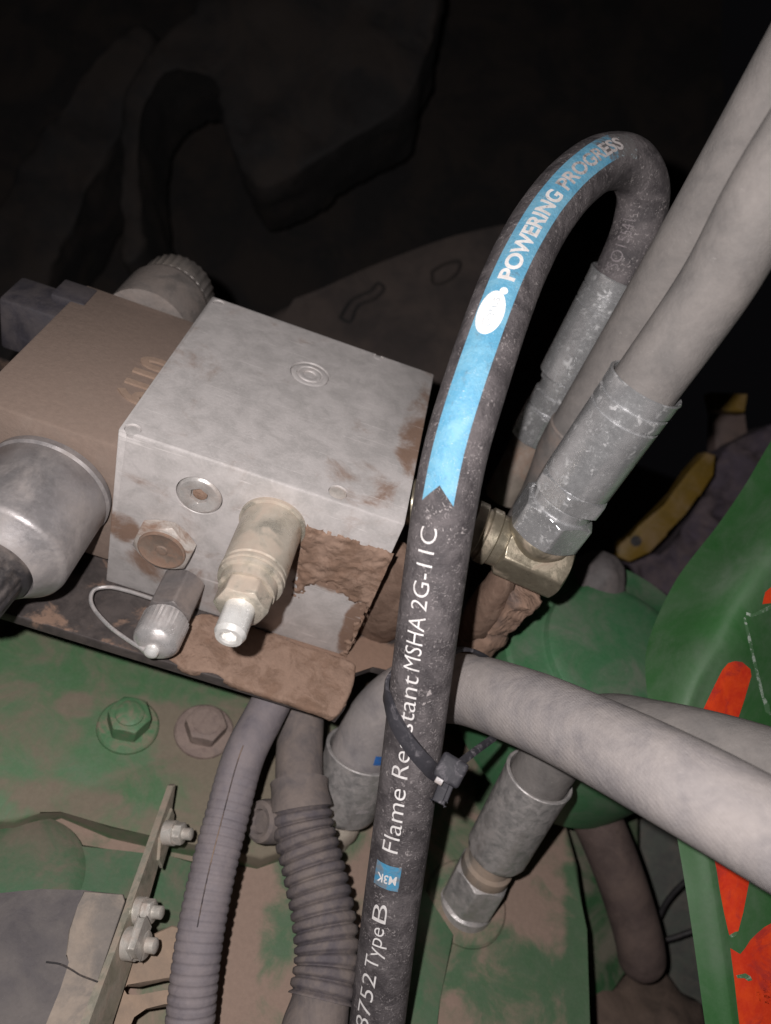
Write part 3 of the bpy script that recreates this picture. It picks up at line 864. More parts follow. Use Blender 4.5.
# ================================================================== riser hose with elbow (front right)
base = V((150.8, 21.5, -6.0))
topv = U(771, 188, 206)
a2 = (U(647, 383, 246) - base).normalized()
dF = (U(647, 383, 246) - base).length
hp_ = Path([base + a2 * (dF - 12), base + a2 * dF, base + a2 * (dF + 35), U(771, 188, 205), U(840, 85, 186), U(920, -30, 172)])
ris = thing('hydraulic_hose', 'thick dusty grey hose rising from a long shiny ferrule on the olive elbow', 'hydraulic hose', base, 'grey hydraulic hoses')
b = BM(); tube(b, hp_, 11.0, 48)
link('rubber_cover', b, M['hose_grey'], ris)
b = BM()
FL = 42.0
fb = base + a2 * (dF - FL)
ferrule(b, fb, a2, FERR(FL, 12.6, 11.0), 8, 0.035, 1.5, FL * .68)
link('ferrule', b, M['ferrule'], ris)
b = BM()
gap = dF - FL
hexnut(b, base, a2, gap - 7.0, gap + 0.6, 24.6, roll=.3)
lathe(b, base, a2, [(gap - 12.5, 10.8), (gap - 11.5, 11.6), (gap - 7.5, 11.6), (gap - 6.8, 10.9)], 56)
link('collar', b, M['ferrule'], ris)
b = BM()
hexnut(b, base, a2, 4.5, gap - 11.0, 25.5, roll=.05)
link('nut', b, M['ferrule'], ris)
# elbow body
elb = thing('elbow_fitting', 'olive brass hexagon elbow screwed into the right side of the block under the shiny nut', 'pipe fitting', base)
b = BM()
lathe(b, base, a2, [(-4, 9), (2.0, 12.4), (4.0, 12.6), (4.8, 12.2)], 56)
link('seat_ring', b, M['brass'], elb)
b = BM()
ax_e = (U(548, 572, 282) - U(492, 548, 296)).normalized()
eo = base - a2 * 7.0
ax_e = V((1, -.12, -.02)).normalized()
hexnut(b, eo, ax_e, -10, 15, 21.5, roll=math.pi / 6 + .15, hint=a2)
link('elbow_body', b, M['brass'], elb)
b = BM()
lathe(b, eo, ax_e, [(-50, 8.6), (-33, 8.6), (-32.6, 9.4), (-31, 9.4), (-30.6, 8.6), (-29, 8.6), (-28.6, 9.6), (-26.6, 9.6), (-26.2, 8.4), (-24.5, 8.4), (-24, 11.2), (-20.2, 11.2), (-19.6, 9.8), (-18.4, 9.8), (-17.8, 10.9), (-14.2, 10.9), (-13.6, 10.0), (-9, 9.6)], 56)
link('threaded_nose', b, M['brass'], elb)
b = BM(); mq = U(508, 610, 312)
hexnut(b, mq, V((.12, -.1, 1)), -10, 14, 14, roll=.4)
lathe(b, mq, V((.12, -.1, 1)), [(-34, 8.2), (-22, 9.5), (-16, 9.0), (-10.5, 7.2), (-9, 7.2)], 40)
bmesh.ops.triangulate(b, faces=b.faces[:]); refine(b, 1.6)
bmesh.ops.smooth_vert(b, verts=b.verts[:], factor=.5, use_axis_x=True, use_axis_y=True, use_axis_z=True)
for v in b.verts: v.co += V(noise.noise_vector(v.co * .22)) * 1.1 + V(noise.noise_vector(v.co * .9)) * .35
tag(link('muddy_adapter', b, surf('muddy_adapter', (0.14, 0.1, 0.085), dust=MUD, dust_amt=0.62, rough=0.85, bump=.5), loc=mq, smooth=80), 'mud-covered hexagon adapter just below the olive elbow', 'pipe fitting')

# ================================================================== second riser behind it
p3 = U(645, 320, 276)
r3 = thing('hydraulic_hose', 'dusty grey hose rising behind the long shiny ferrule, its ferrule dull brown', 'hydraulic hose', (p3.x, p3.y, -30), 'grey hydraulic hoses')
up3 = V((-.02, -.02, 1)).normalized()
h3 = Path([p3 - V((0, 0, 62)), p3, p3 + up3 * 60, p3 + up3 * 120 + V((-1, -1, 0)), p3 + up3 * 220 + V((-5, -6, 0))])
b = BM(); tube(b, h3, 11.4, 44)
link('rubber_cover', b, M['hose_grey'], r3)
b = BM(); o3 = p3 - V((0, 0, 98))
lathe(b, o3, (0, 0, 1), [(-10, 7.5), (8, 8.0), (20, 9.5), (32, 11.6), (46, 12.1), (46.6, 11.5)], 56)
link('ferrule', b, surf('brown_ferrule', (0.22, 0.2, 0.19), dust=(0.2, 0.16, 0.14), dust_amt=0.55, dust_scale=.06, rough=.5, metal=.2), r3)

# ================================================================== lower hoses
h5 = Path([U(*a) for a in [(338, 850, 342), (350, 800, 337), (362, 752, 331), (381, 718, 323), (412, 694, 312), (455, 688, 300), (520, 706, 270), (588, 736, 245), (690, 788, 213), (780, 838, 199), (880, 895, 186), (980, 950, 176)]])
t5 = thing('hydraulic_hose', 'pale chalky hose crossing from the cable tie to the lower right edge', 'hydraulic hose', h5.c[0], 'grey hydraulic hoses')
b = BM(); tube(b, h5, 13.5, 48, d0=h5.find(352, 795))
link('rubber_cover', b, M['hose_pale'], t5)
e5, T5, _ = h5.at(h5.find(363, 748)); b = BM()
f5 = (T5 * .7 + (U(362, 742, 326) - U(338, 845, 343)).normalized() * .3).normalized()
def cup(bm, rim, ax, L_, R, ri, lobes=8):
    """open crimped cup whose rim stands proud of the hose"""
    ferrule(bm, rim - ax * L_, ax, [(0, R * .62), (2, R * .7), (5, R * .93), (8, R), (L_ - 6, R), (L_ - 2, R * 1.02), (L_ - .4, R * 1.03), (L_, R * 1.0), (L_ - .1, R * .93), (L_ - 2.5, R * .90), (L_ - 6, ri)], lobes, .05, 6, L_ - 8)
cup(b, e5, f5, 36, 15.8, 13.0)
link('ferrule', b, M['ferrule_dull'], t5)
b = BM(); lathe(b, e5 - f5 * 36, f5, [(-34, 8.4), (-12, 8.4), (-8, 10.4), (-2, 10.4), (0.5, 9.0), (3, 9)], 48)
link('collar', b, surf('pale_collar', (0.42, 0.37, 0.31), dust=(0.3, 0.24, 0.2), dust_amt=.4, rough=.5), t5)
b = BM(); dd = h5.find(371, 738)
best = (h5.face(dd) - .15 * SGN)
for i in range(6):
    pass
prev = None
for i in range(7):
    d = dd + (i - 3) * 1.0
    rr = [b.verts.new(on_hose(h5, 13.65, d, h5.face(d) + (.5 + .06 * k) * SGN)) for k in range(7)]
    if prev:
        for k in range(6): b.faces.new((prev[k], prev[k + 1], rr[k + 1], rr[k]))
    prev = rr
link('blue_mark', b, surf('blue_mark', (0.02, 0.13, 0.42), dust=(.1, .1, .12), dust_amt=.3, dust_scale=.4, rough=.6), t5)

h6 = Path([U(*a) for a in [(508, 832, 322), (525, 803, 316), (541, 774, 309), (566, 742, 297), (605, 727, 284), (655, 735, 268), (710, 748, 253), (780, 770, 238), (860, 800, 222), (960, 840, 208)]])
t6 = thing('hydraulic_hose', 'grey hose curving behind the pale chalky hose into a ferrule on the green housing', 'hydraulic hose', h6.c[0], 'grey hydraulic hoses')
b = BM(); tube(b, h6, 12.0, 48)
link('rubber_cover', b, M['hose_grey'], t6)
e6 = U(540, 775, 307)
f6 = (e6 - PZ(466, 903, -162)).normalized()
b = BM(); L6 = (e6 - PZ(466, 903, -162)).length
cup(b, e6, f6, L6 * .62, 13.7, 11.6)
link('ferrule', b, M['ferrule_dull'], t6)
b = BM()
L6 = (e6 - PZ(466, 903, -162)).length
lathe(b, e6, f6, [(-L6 * .74, 10.4), (-L6 * .72, 11.2), (-L6 * .67, 11.0), (-L6 * .655, 9.6), (-L6 * .60, 9.0)], 48)
link('collar', b, surf('tan_collar', (0.25, 0.225, 0.2), dust=(0.3, 0.23, 0.18), dust_amt=.45, rough=.4, metal=.3), t6)
b = BM(); hexnut(b, e6, f6, -L6 + 3, -L6 * .725, 22.5, roll=.35)
lathe(b, e6, f6, [(-L6 - 3, 13), (-L6 + 2.0, 12.6), (-L6 + 3.2, 11.0)], 48)
link('nut', b, M['ferrule_dull'], t6)

# ================================================================== cable tie
tie = thing('cable_tie', 'dark nylon cable tie strapped round the speckled black hose and the pale hose', 'cable tie', U(440, 760, 245))
pts = []; nrm = []
def hp_pt(px, py, ang, r=R_M + 1.0):
    d = mp.find(px, py)
    p = on_hose(mp, r, d, mp.face(d) + A(math.radians(ang)))
    return p, (p - mp.at(d)[0]).normalized()
for px, py, ang in [(420, 688, -120), (420, 690, -100), (419, 696, -80), (419, 699, -62), (418, 710, -40), (416, 722, -18), (414, 735, 6), (412, 747, 30), (410, 758, 52)]:
    p, n = hp_pt(px, py, ang)
    pts.append(p); nrm.append(n)
hc = U(451, 770, 250)
pts.append(hc - V((0, 0, 0)) ); nrm.append((CAM - hc).normalized())
def ribbon(bm, pts, nrm, w, t, taper=1.0):
    P = [V(p) for p in pts]
    # densify
    Q = []; NN = []
    for i in range(len(P) - 1):
        p0 = P[max(i - 1, 0)]; p1 = P[i]; p2 = P[i + 1]; p3 = P[min(i + 2, len(P) - 1)]
        for j in range(8):
            u = j / 8
            Q.append(0.5 * ((2 * p1) + (p2 - p0) * u + (2 * p0 - 5 * p1 + 4 * p2 - p3) * u * u + (3 * p1 - p0 - 3 * p2 + p3) * u ** 3))
            NN.append(nrm[i].lerp(nrm[i + 1], u).normalized())
    Q.append(P[-1]); NN.append(nrm[-1])
    prev = None
    for i, q in enumerate(Q):
        T = (Q[min(i + 1, len(Q) - 1)] - Q[max(i - 1, 0)]).normalized()
        n = (NN[i] - T * NN[i].dot(T)).normalized(); s_ = T.cross(n)
        k = 1 - (1 - taper) * i / len(Q)
        r_ = [bm.verts.new(q + s_ * (a * w / 2 * k) + n * (c * t / 2)) for a, c in ((-1, -1), (-1, .6), (-.7, 1), (.7, 1), (1, .6), (1, -1))]
        if prev:
            for m_ in range(6): bm.faces.new((prev[m_], prev[(m_ + 1) % 6], r_[(m_ + 1) % 6], r_[m_]))
        else: bm.faces.new(r_[::-1])
        prev = r_
    bm.faces.new(prev)
b = BM(); ribbon(b, pts, nrm, 5.3, 1.6)
link('strap', b, M['tie'], tie)
# the far side of the loop goes round behind the pale hose and back over its top
pts = [U(*a) for a in [(456, 766, 252), (474, 752, 262), (492, 739, 274), (508, 727, 290), (512, 708, 304), (502, 684, 304), (490, 662, 293), (478, 653, 285), (466, 649, 279), (454, 651, 274), (440, 664, 270)]]
c5 = h5.at(h5.find(492, 697))[0]
nrm = [((CAM - p).normalized() * .6 + (p - c5).normalized()).normalized() if i > 2 else (CAM - p).normalized() for i, p in enumerate(pts)]
b = BM(); ribbon(b, pts, nrm, 2.6, 1.3)
link('strap', b, M['tie'], tie)
b = BM()
hx = (U(480, 775, 250) - U(430, 745, 250)).normalized(); hn = (CAM - hc).normalized()
hx = (hx - hn * hx.dot(hn)).normalized(); hy = hn.cross(hx)
obox(b, hc + hn * 1.5, hx, hy, hn, 4.6, 4.3, 3.6, 1.2, 3)
hd = link('head', b, M['tie'], tie)
b = BM()
q = U(443, 790, 249)
obox(b, q, (q - hc).normalized(), hn.cross(q - hc).normalized(), hn, 4.2, 2.2, 2.4, .8, 2)
obox(b, U(449, 791, 247), (q - hc).normalized(), hn.cross(q - hc).normalized(), hn, 3.4, .8, 1.6, .3, 1)
link('head_lip', b, M['tie'], hd)
b = BM(); q = U(439, 781, 245); obox(b, q, hx, hy, hn, 1.3, 1.0, .5, .2, 1)
link('pawl', b, surf('pawl', (.3, .28, .29), rough=.3), hd)

# ================================================================== corrugated conduits
c1 = Path([U(*a) for a in [(278, 690, 322), (264, 716, 314), (244, 756, 303), (226, 820, 290), (210, 885, 278), (198, 950, 269), (190, 1024, 262), (186, 1100, 256)]], .35)
con = thing('corrugated_conduit', 'slim split corrugated conduit beside the bracket, running down from under the plate', 'cable conduit', c1.c[-1], 'corrugated conduits')
b = BM()
dstart = c1.find(238, 775)
def rib1(d):
    k = min(1, max(0, (d - dstart) / 25 + .25))
    return 8.25 + .18 * k * (1 if (d % 3.1) < 1.9 else -1) * min(1, 4 * abs(((d % 3.1) - 1.9)))
tube(b, c1, rib1, 40)
cl = link('ribbed_tube', b, M['conduit'], con, smooth=60)
b = BM()
sl = [on_hose(c1, 8.35, c1.find(250, 755) + i * 1.0, c1.face(c1.find(226, 820)) + A(.18)) for i in range(0, 62)]
tube(b, Path(sl, 1.5), .24, 8)
link('slit', b, surf('slit_shade', (0.05, 0.043, 0.05), dust_amt=.3, rough=.8), con)
c2 = Path([U(*a) for a in [(304, 690, 340), (301, 725, 332), (299, 765, 322), (300, 795, 315), (304, 830, 309), (314, 870, 302), (324, 920, 293), (327, 960, 286), (320, 1005, 278), (306, 1060, 270), (290, 1120, 264)]], .4)
con2 = thing('corrugated_conduit', 'thick dark corrugated conduit with a muddy collar between slim conduit and printed hose', 'cable conduit', c2.c[-1], 'corrugated conduits')
b = BM()
ra, rb_ = c2.find(301, 800), c2.find(322, 1000)
def rib2(d):
    return 12.3 - 1.5 * (0.5 + .5 * math.cos(2 * math.pi * d / 4.3)) ** 4
tube(b, c2, rib2, 48, ra, rb_)
link('ribbed_tube', b, M['conduit_dusty'], con2, smooth=60)
b = BM(); tube(b, c2, 9.8, 40, 0, ra + 1, stepmm=2)
link('smooth_tube', b, M['conduit_sleeve'], con2)
b = BM(); tube(b, c2, lambda d: 10.5 + 1.2 * min(1, max(0, (d - rb_) / 8)), 40, rb_ - 1, c2.len, stepmm=2)
link('lower_sleeve', b, M['conduit_sleeve'], con2)
b = BM(); tube(b, c2, lambda d: 12.2 + .6 * math.sin((d - ra) * .4), 40, ra - 7, ra + 4, stepmm=1)
q = U(270, 819, 312)
lathe(b, q + V((4, 2, -4)), V((-.75, -.45, .5)), [(0, 8.8), (8, 8.6), (10.5, 8.0), (11.4, 6.6), (11, 4.8), (9.4, 4.2), (9.3, .1)], 40)
link('collar', b, M['conduit_sleeve'], con2)

# ================================================================== green housing
ZH = -162.0; ZP = -150.0
hou = thing('gear_housing', 'dusty green gear housing with mud patches and bolts below the mounting plate', 'gear housing', PZ(250, 850, ZH))
b = BM()
o_px = [(-190, 560), (100, 520), (420, 690), (505, 735), (545, 775), (566, 815), (580, 865), (587, 930), (590, 1024), (592, 1180), (-260, 1180)]
slab(b, [PZ(x, y, ZH) for x, y in o_px], (0, 0, -70), 3.5, 4)
# round boss under the nut
lathe(b, PZ(466, 903, ZH), (0, 0, 1), [(-1, 19), (1.0, 18.6), (1.8, 17.6), (1.9, 1)], 48)
link('casting', b, M['green_mud'], hou)
b = BM()
p_px = [(-190, 560), (110, 520), (330, 690), (330, 800), (300, 845), (262, 858), (222, 850), (166, 839), (110, 826), (62, 806), (40, 812), (14, 821), (-20, 822), (-190, 830)]
slab(b, [PZ(x, y, ZP) for x, y in p_px], (0, 0, -11.8), 2.2, 3)
link('raised_pad', b, M['green_pad'], hou)
b = BM()
slab(b, [PZ(x, y, ZH + 3) for x, y in [(72, 842), (118, 850), (170, 856), (200, 862), (190, 930), (100, 930), (68, 925)]], (0, 0, -3.2), 1.2, 2)
LOWPAD = surf('lower_pad', (0.052, 0.12, 0.058), (0.075, 0.125, 0.07), dust=(0.16, 0.13, 0.10), dust_amt=.4, dust_scale=.05, dust_soft=.16, rough=.65, up=0.0)
link('lower_pad', b, LOWPAD, hou)
b = BM()
lathe(b, PZ(22, 878, ZH), (0, 0, 1), [(0, 24), (3, 23), (5.5, 19), (6.5, 12), (6.7, .5)], 48)
link('boss', b, LOWPAD, hou)
b = BM()
slab(b, [PZ(x, y, ZH + 2) for x, y in [(420, 880), (455, 935), (440, 1000), (430, 1100), (360, 1100), (340, 1000)]], (0, 0, -2.2), 1.0, 2)
link('lower_pad', b, LOWPAD, hou)
# bolts
for nm, (px, py), mat, lab, hh in [('bolt', (128, 727), M['green_bolt'], 'green painted flange bolt', 11.5), ('bolt', (204, 732), M['rust_bolt'], 'rusty brown hexagon bolt', 9.0)]:
    o = PZ(px, py, ZP)
    b = BM()
    lathe(b, o, (0, 0, 1), [(-.5, 13.4), (1.4, 13.2), (2.2, 12.4), (2.5, 9.5), (2.5, 4)], 48)
    hexnut(b, o, (0, 0, 1), 2.2, hh, 16.2, roll=.42)
    if hh > 10: lathe(b, o, (0, 0, 1), [(hh - 1, 6.2), (hh + .8, 6.0), (hh + 1.6, 4.5), (hh + 1.7, .1)], 32)
    else: lathe(b, o, (0, 0, 1), [(hh - 1, 6.6), (hh + .3, 6.2), (hh + .35, .1)], 32)
    link(nm, b, mat, hou, label=lab)

# ================================================================== bracket, slotted plate, cover (lower left)
ZB = -118.0
tp_, bt_ = PZ(176, 784, -135), PZ(84, 1040, -118)
br = thing('terminal_bracket', 'thin zinc bracket standing on edge with small nuts beside the slim conduit', 'bracket', bt_)
dirb = (bt_ - tp_).normalized()
side = V((dirb.y, -dirb.x, 0)).normalized()
if side.dot(V((1, 0, 0))) < 0: side = -side
nb = (side + V((0, 0, .45))).normalized()
dn_ = (nb.cross(dirb)).normalized()
if dn_.z > 0: dn_ = -dn_
b = BM()
Lb = (bt_ - tp_).length
prof = [(0, 0), (2, -1.5), (Lb * .5, -.5), (Lb, -1), (Lb, 16), (Lb * .62, 15), (Lb * .55, 12), (Lb * .3, 9), (Lb * .1, 5)]
slab(b, [tp_ + dirb * a + dn_ * c for a, c in prof], -nb * 2.6, .3, 1)
link('bracket_plate', b, M['bracket'], br)
b = BM()
slab(b, [tp_ + dirb * a + dn_ * c + nb * 1.2 for a, c in [(10, 2), (24, 1), (30, 6), (30, 11), (18, 10), (10, 6)]], -nb * 1.1, .3, 1)
link('contact_strip', b, M['bracket'], br)
for px, py, sz in [(181, 833, 7.5), (150, 911, 7.5), (143, 944, 8.5)]:
    o = U(px - 8, py, proj(tp_.lerp(bt_, (py - 784) / 256))[2] - 1)
    b = BM()
    lathe(b, o, nb, [(-3, sz * .62), (1.0, sz * .62), (1.2, sz * .5)], 28)
    hexnut(b, o, nb, 1.0, 4.4, sz, roll=.3, seg=48)
    lathe(b, o, nb, [(4, sz * .3), (7.5, sz * .3), (8, sz * .2)], 20)
    link('nut', b, M['nut'], br)
b = BM()
o = U(139, 938, proj(tp_.lerp(bt_, .6))[2] - 6)
obox(b, o, dirb, nb, dn_, 5.5, 1.5, 3.0, .6)
link('clamp_tab', b, M['nut'], br)
b = BM()
ZS = -140.0
sl_px = [(118, 950), (172, 925), (210, 935), (210, 974), (165, 978), (140, 984), (127, 983), (122, 989), (126, 996), (138, 995), (165, 990), (210, 988), (210, 1003), (165, 1004), (146, 1007), (133, 1016), (127, 1030), (127, 1080), (60, 1080), (80, 1000)]
slab(b, [PZ(x, y, ZS) for x, y in sl_px], (0, 0, -4), .5, 1)
so = link('slotted_plate', b, surf('slotted_plate', (0.25, 0.185, 0.14), (0.2, 0.15, 0.115), dust=(0.29, 0.21, 0.155), dust_amt=.5, rough=.85, bump=.3), loc=PZ(150, 990, ZS))
tag(so, 'tan mud-coated plate with two rounded slots at the lower left', 'plate')
ZC = -122.0
cov = thing('battery_cover', 'dark grey dusty cover with a pale strip along its edge at lower left', 'cover', PZ(50, 960, ZC))
b = BM()
slab(b, [PZ(x, y, ZC) for x, y in [(-150, 905), (0, 893), (40, 889), (84, 890), (124, 893), (126, 900), (84, 1024), (60, 1090), (-220, 1090)]], (0, 0, -26), 1.6, 3)
link('cover_panel', b, M['cover'], cov)
b = BM()
edge = [(84, 891), (123, 894), (125, 901), (83, 1024), (60, 1088), (20, 1088), (46, 1024), (60, 990), (70, 962), (66, 955), (69, 930), (78, 905)]
slab(b, [PZ(x, y, ZC + .9) for x, y in edge], (0, 0, -1.2), .3, 1)
link('edge_strip', b, M['cover_strip'], cov)
b = BM()
pp = Path([PZ(x, y, ZC + .95) for x, y in [(46, 962), (60, 964), (72, 970), (80, 975), (90, 979), (98, 982)]], 1.0)
tube(b, pp, .28, 8)
link('crack', b, M['cable'], cov)

# ================================================================== green round cover behind the fittings
dc = U(620, 660, 358)
b = BM()
lathe(b, dc, V((.05, -.12, 1)), [(-60, 59), (-6, 59), (-2, 58.2), (-.4, 56.5), (0, 53.5), (0, 41), (.8, 39.6), (3.4, 38.4), (4.4, 36.6), (5.2, 33), (6.5, 18), (7, 6), (7, .5)], 96)
tag(link('round_cover', b, M['green_dish'], loc=dc), 'round dark green cover behind the olive elbow and pale hose', 'cover')
b = BM(); q = U(590, 588, 392)
lump(b, q, 15, 16, 22, 4, .08, .05, 4)
tag(link('grey_boss', b, surf('grey_boss', (0.10, .088, .088), dust=(.13, .11, .107), dust_amt=.4, rough=.7), loc=q, smooth=80), 'dim grey rounded boss above the round green cover', 'casting')

# ================================================================== green panel with orange decal (right)
LE = [(905, 230, 322), (838, 340, 312), (771, 441, 303), (745, 485, 300), (717, 526, 297), (694, 555, 295), (676, 580, 293), (656, 620, 290), (646, 652, 287), (647, 692, 284), (656, 735, 281), (668, 790, 277), (681, 860, 272), (692, 930, 267), (705, 1024, 261), (722, 1140, 254)]
WO = [(0, 33), (6, 30.4), (13, 27.2), (26, 21.2), (40, 14.4), (50, 10.2), (58, 7.4), (65, 5.4), (72, 4.1), (79, 3.6), (86, 3.8), (96, 5.0), (112, 8.6), (150, 19), (220, 38), (320, 64)]
rows = []
LEs = Path([V(a) for a in LE], 12.0).c
for x, y, d in LEs:
    k = min(1, max(0, (900 - y) / 300))                 # the fold fades out towards the bottom
    rr = []
    kx = lerp_tab([(540, 1.04), (600, 1.0), (640, .94), (690, .6), (730, .36)])(y)
    for wx, do in WO:
        if wx <= 79: wx, do = wx * kx, .6 + (do - .6) * kx
        else: wx = wx + 79 * (kx - 1)
        do2 = do * (0.35 + .65 * k)
        rr.append(U(x + wx * (1.0 if wx > 0 else 1), y + wx * .04, d + do2))
    rows.append(rr)
pan = thing('green_panel', 'smooth green side panel with torn orange decal at the right edge', 'body panel', U(740, 1000, 262))
b = BM()
gv = [[b.verts.new(p) for p in r_] for r_ in rows]
for a, c in zip(gv, gv[1:]):
    for i in range(len(a) - 1): b.faces.new((a[i], a[i + 1], c[i + 1], c[i]))
bmesh.ops.recalc_face_normals(b, faces=b.faces[:])
if b.faces[len(b.faces) // 2].normal.dot(CAM - b.faces[len(b.faces) // 2].calc_center_median()) < 0:
    bmesh.ops.reverse_faces(b, faces=b.faces[:])
bmesh.ops.subdivide_edges(b, edges=b.edges[:], cuts=1, use_grid_fill=True, smooth=1.0)
bvh = BVHTree.FromBMesh(b)
geom = bmesh.ops.solidify(b, geom=b.faces[:], thickness=1.6)
link('panel_sheet', b, M['green_panel'], pan, smooth=60)
def decal(dst, px_pts, lift=.15, maxpx=5):
    bm = BM()
    f = bm.faces.new([bm.verts.new((x, y, 0)) for x, y in px_pts])
    bmesh.ops.triangulate(bm, faces=[f])
    refine(bm, maxpx)
    for v in bm.verts:
        dr = ray(v.co.x, v.co.y).normalized()
        hit, n, i, ds = bvh.ray_cast(CAM, dr)
        if hit is None:
            hit, n = U(v.co.x, v.co.y, 270), -FWD
        if n.dot(dr) > 0: n = -n
        v.co = hit + n * lift
    merge(dst, bm)
b = BM()
decal(b, [(700, 716), (712, 690), (722, 670), (728, 663), (735, 661), (742, 662), (750, 669), (751, 676), (744, 700), (736, 724), (726, 760), (690, 745)])
link('orange_decal', b, M['orange'], pan)
b = BM()
decal(b, [(762, 604), (765, 592), (772, 586), (800, 580), (800, 594), (771, 603)])
link('orange_decal', b, M['orange'], pan)
b = BM()
decal(b, [(712, 850), (716, 868), (720, 893), (724, 914), (729, 935), (734, 933), (738, 931), (743, 912), (748, 886), (752, 866), (758, 845)])
link('orange_decal', b, M['orange'], pan)
b = BM()
decal(b, [(730, 948), (740, 954), (745, 948), (750, 940), (757, 933), (764, 927), (775, 921), (800, 912), (800, 968), (771, 970), (766, 972), (761, 982), (756, 992), (757, 1000), (763, 1005), (775, 1003), (800, 1000), (800, 1060), (744, 1060), (739, 1024), (734, 980)])
link('orange_decal', b, M['orange'], pan)
b = BM()
decal(b, [(746, 612), (752, 614), (762, 609), (772, 604), (790, 598), (790, 602), (772, 608), (760, 614), (751, 617), (746, 615)], .2)
link('torn_edge', b, M['decal_edge'], pan)
b = BM()
decal(b, [(743, 618), (745, 617), (749, 632), (753, 650), (757, 668), (760, 680), (764, 697), (769, 705), (770, 715), (765, 712), (762, 700), (757, 681), (751, 655), (747, 637)], .2)
link('torn_edge', b, M['decal_edge'], pan)
b = BM()
decal(b, [(729, 935), (734, 932), (737, 931), (736, 935), (731, 938)], .2)
link('torn_edge', b, M['decal_edge'], pan)
b = BM()
decal(b, [(736, 975), (745, 973), (750, 976), (752, 980), (748, 981), (744, 978), (737, 978)], .22)
link('torn_edge', b, M['decal_edge'], pan)

# ================================================================== dim things behind
b = BM()
yy = [(616, 548), (628, 536), (640, 528), (664, 505), (676, 492), (690, 470), (706, 452), (716, 455), (714, 475), (700, 497), (684, 512), (668, 535), (650, 553), (630, 562), (618, 557)]
slab(b, [U(x, y, 500) for x, y in yy], FWD * 14, 1.5, 2)
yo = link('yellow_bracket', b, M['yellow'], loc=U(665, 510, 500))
tag(yo, 'long dim yellow bracket in the gap left of the green panel', 'bracket')
b = BM(); lathe(b, U(636, 541, 499.5), -FWD, [(-2, 3.6), (.4, 3.5), (.5, .2)], 24)
link('hole', b, M['cable'], yo)
b = BM()
slab(b, [U(x, y, 520) for x, y in [(712, 392), (748, 394), (745, 412), (716, 410)]], FWD * 14, 1.0, 2)
tag(link('yellow_tab', b, M['yellow'], loc=U(730, 402, 520)), 'short dim yellow tab above the long yellow bracket', 'bracket')
b = BM()
slab(b, [U(x, y, 540) for x, y in smooth_loop([(605, 570), (650, 560), (690, 520), (712, 470), (740, 440), (800, 440), (800, 660), (620, 660)])], FWD * 25, 6, 3)
bmesh.ops.triangulate(b, faces=b.faces[:]); refine(b, 9)
for v in b.verts:
    v.co += FWD * (noise.fractal(v.co * .05, .6, 2, 5) * 9)
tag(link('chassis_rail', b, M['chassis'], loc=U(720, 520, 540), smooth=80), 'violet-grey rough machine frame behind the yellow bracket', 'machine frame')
b = BM()
slab(b, [U(x, y, 560) for x, y in [(716, 409), (745, 411), (752, 470), (715, 455)]], FWD * 14, 1.0, 2)
tag(link('brown_strut', b, M['pipe'], loc=U(730, 440, 470)), 'dim brown strut joining the short yellow tab and the frame', 'strut')
pp = Path([U(*a) for a in [(560, 730, 372), (583, 790, 378), (606, 840, 384), (628, 900, 392), (641, 950, 398), (641, 972, 404)]])
b = BM(); tube(b, pp, lambda d: 12.2 * min(1, math.sqrt(max(0.02, 1 - max(0, (d - pp.len + 12) / 12) ** 2))), 40)
tag(link('drain_pipe', b, M['pipe'], loc=pp.c[-1], smooth=80), 'dim brown round-ended pipe in the shadow right of the green housing', 'pipe')
b = BM()
slab(b, [U(*a) for a in [(430, 720, 400), (640, 720, 440), (640, 960, 418), (600, 1000, 400), (560, 1100, 380), (430, 1100, 370)]], FWD * 20, 3, 2)
tag(link('lower_casing', b, M['green_low'], loc=U(600, 900, 420)), 'dark green lower casing in the gap beside the brown pipe', 'casing')
b = BM()
slab(b, [U(*a) for a in [(560, 690, 465), (760, 690, 465), (760, 1100, 440), (560, 1100, 440)]], FWD * 20, 3, 2)
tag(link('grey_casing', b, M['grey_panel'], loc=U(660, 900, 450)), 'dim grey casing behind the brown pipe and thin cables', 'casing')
for ptsx, lab in [([(640, 950, 430), (655, 925, 428), (668, 900, 425), (690, 878, 420), (720, 862, 415)], 'thin black cable bending upward behind the green panel'),
                  ([(640, 935, 428), (662, 940, 426), (690, 932, 424), (730, 918, 420)], 'thin black cable running level behind the green panel')]:
    b = BM(); tube(b, Path([U(*a) for a in ptsx]), 1.5, 12)
    tag(link('cable', b, M['cable'], loc=U(*ptsx[0])), lab, 'cable', 'thin cables behind the panel')
b = BM()
lump(b, U(650, 1040, 405), 40, 30, 16, 9, .25, .05, 4)
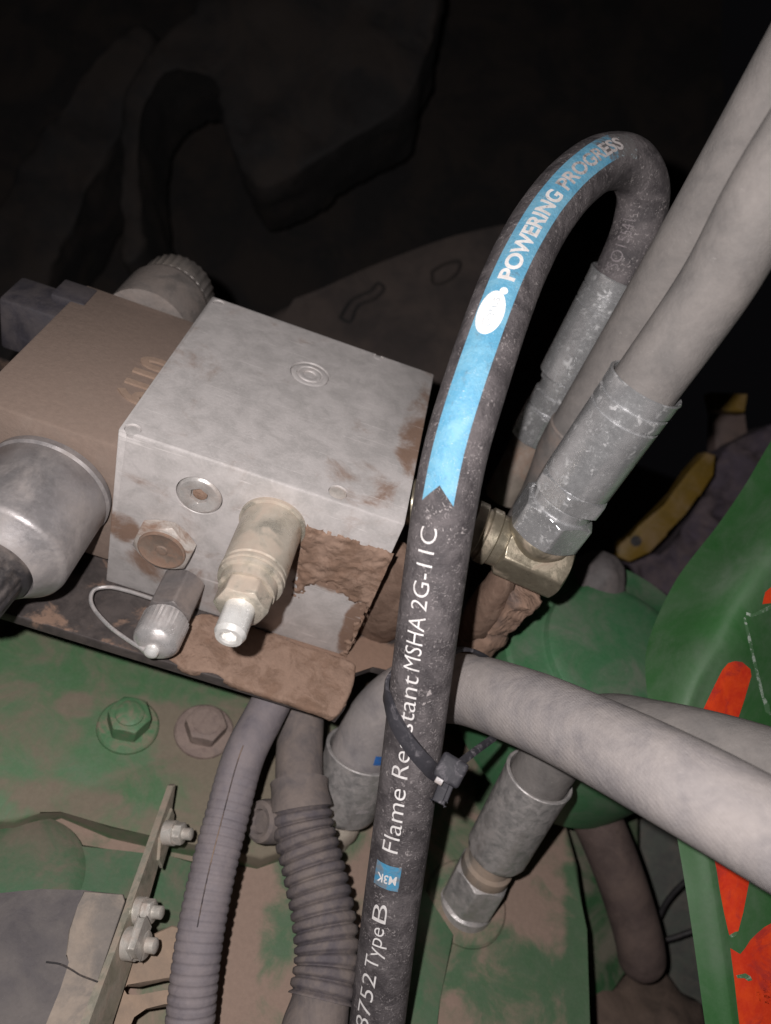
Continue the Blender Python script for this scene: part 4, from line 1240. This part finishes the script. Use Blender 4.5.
tag(link('mud_clump', b, surf('dark_mud', (.1, .07, .055), dust=(.13, .09, .07), dust_amt=.4, rough=.95, bump=.6), loc=U(650, 1040, 405), smooth=80), 'dark brown mud heaped under the brown pipe at the bottom', 'mud')

# tractor tyre in the dark
ty = thing('tractor_tyre', 'huge dark tractor tyre with thick lugs barely lit at the top left', 'tyre', U(200, 200, 760))
b = BM()
out = [(-150, -200), (640, -200), (720, 60), (700, 240), (520, 380), (300, 420), (-150, 480)]
slab(b, [U(x, y, 800 + .10 * x - .1 * y) for x, y in smooth_loop(out, 5)], FWD * 60, 20, 4)
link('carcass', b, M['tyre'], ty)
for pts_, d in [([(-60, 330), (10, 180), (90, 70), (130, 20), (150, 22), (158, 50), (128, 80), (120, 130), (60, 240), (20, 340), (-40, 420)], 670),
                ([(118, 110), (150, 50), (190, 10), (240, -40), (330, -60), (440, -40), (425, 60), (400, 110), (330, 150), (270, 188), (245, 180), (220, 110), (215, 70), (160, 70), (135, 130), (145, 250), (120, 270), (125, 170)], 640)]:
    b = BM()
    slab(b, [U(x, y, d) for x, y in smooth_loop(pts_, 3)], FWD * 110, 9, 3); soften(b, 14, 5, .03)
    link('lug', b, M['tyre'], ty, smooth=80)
sw = thing('wheel_sidewall', 'dim brown tyre sidewall with faint moulded marks behind the aluminium block', 'tyre', U(420, 330, 520))
b = BM()
o_ = smooth_loop([(250, 330), (330, 285), (400, 255), (470, 232), (540, 225), (620, 260), (640, 420), (520, 520), (260, 440)], 5)
slab(b, [U(x, y, 560 - .25 * (y - 250)) for x, y in o_], FWD * 40, 10, 3)
link('sidewall', b, M['tyre_side'], sw)
for pts_ in [[(432, 272), (445, 264), (460, 262), (458, 272), (446, 282), (434, 284)], [(340, 318), (352, 300), (372, 290), (378, 283), (384, 288), (376, 298), (358, 306), (350, 322)]]:
    b = BM()
    lp_ = Path([U(x, y, 559 - .25 * (y - 250)) for x, y in pts_ + pts_[:1]], 2)
    tube(b, lp_, 1.2, 8)
    link('moulded_mark', b, M['tyre'], sw)
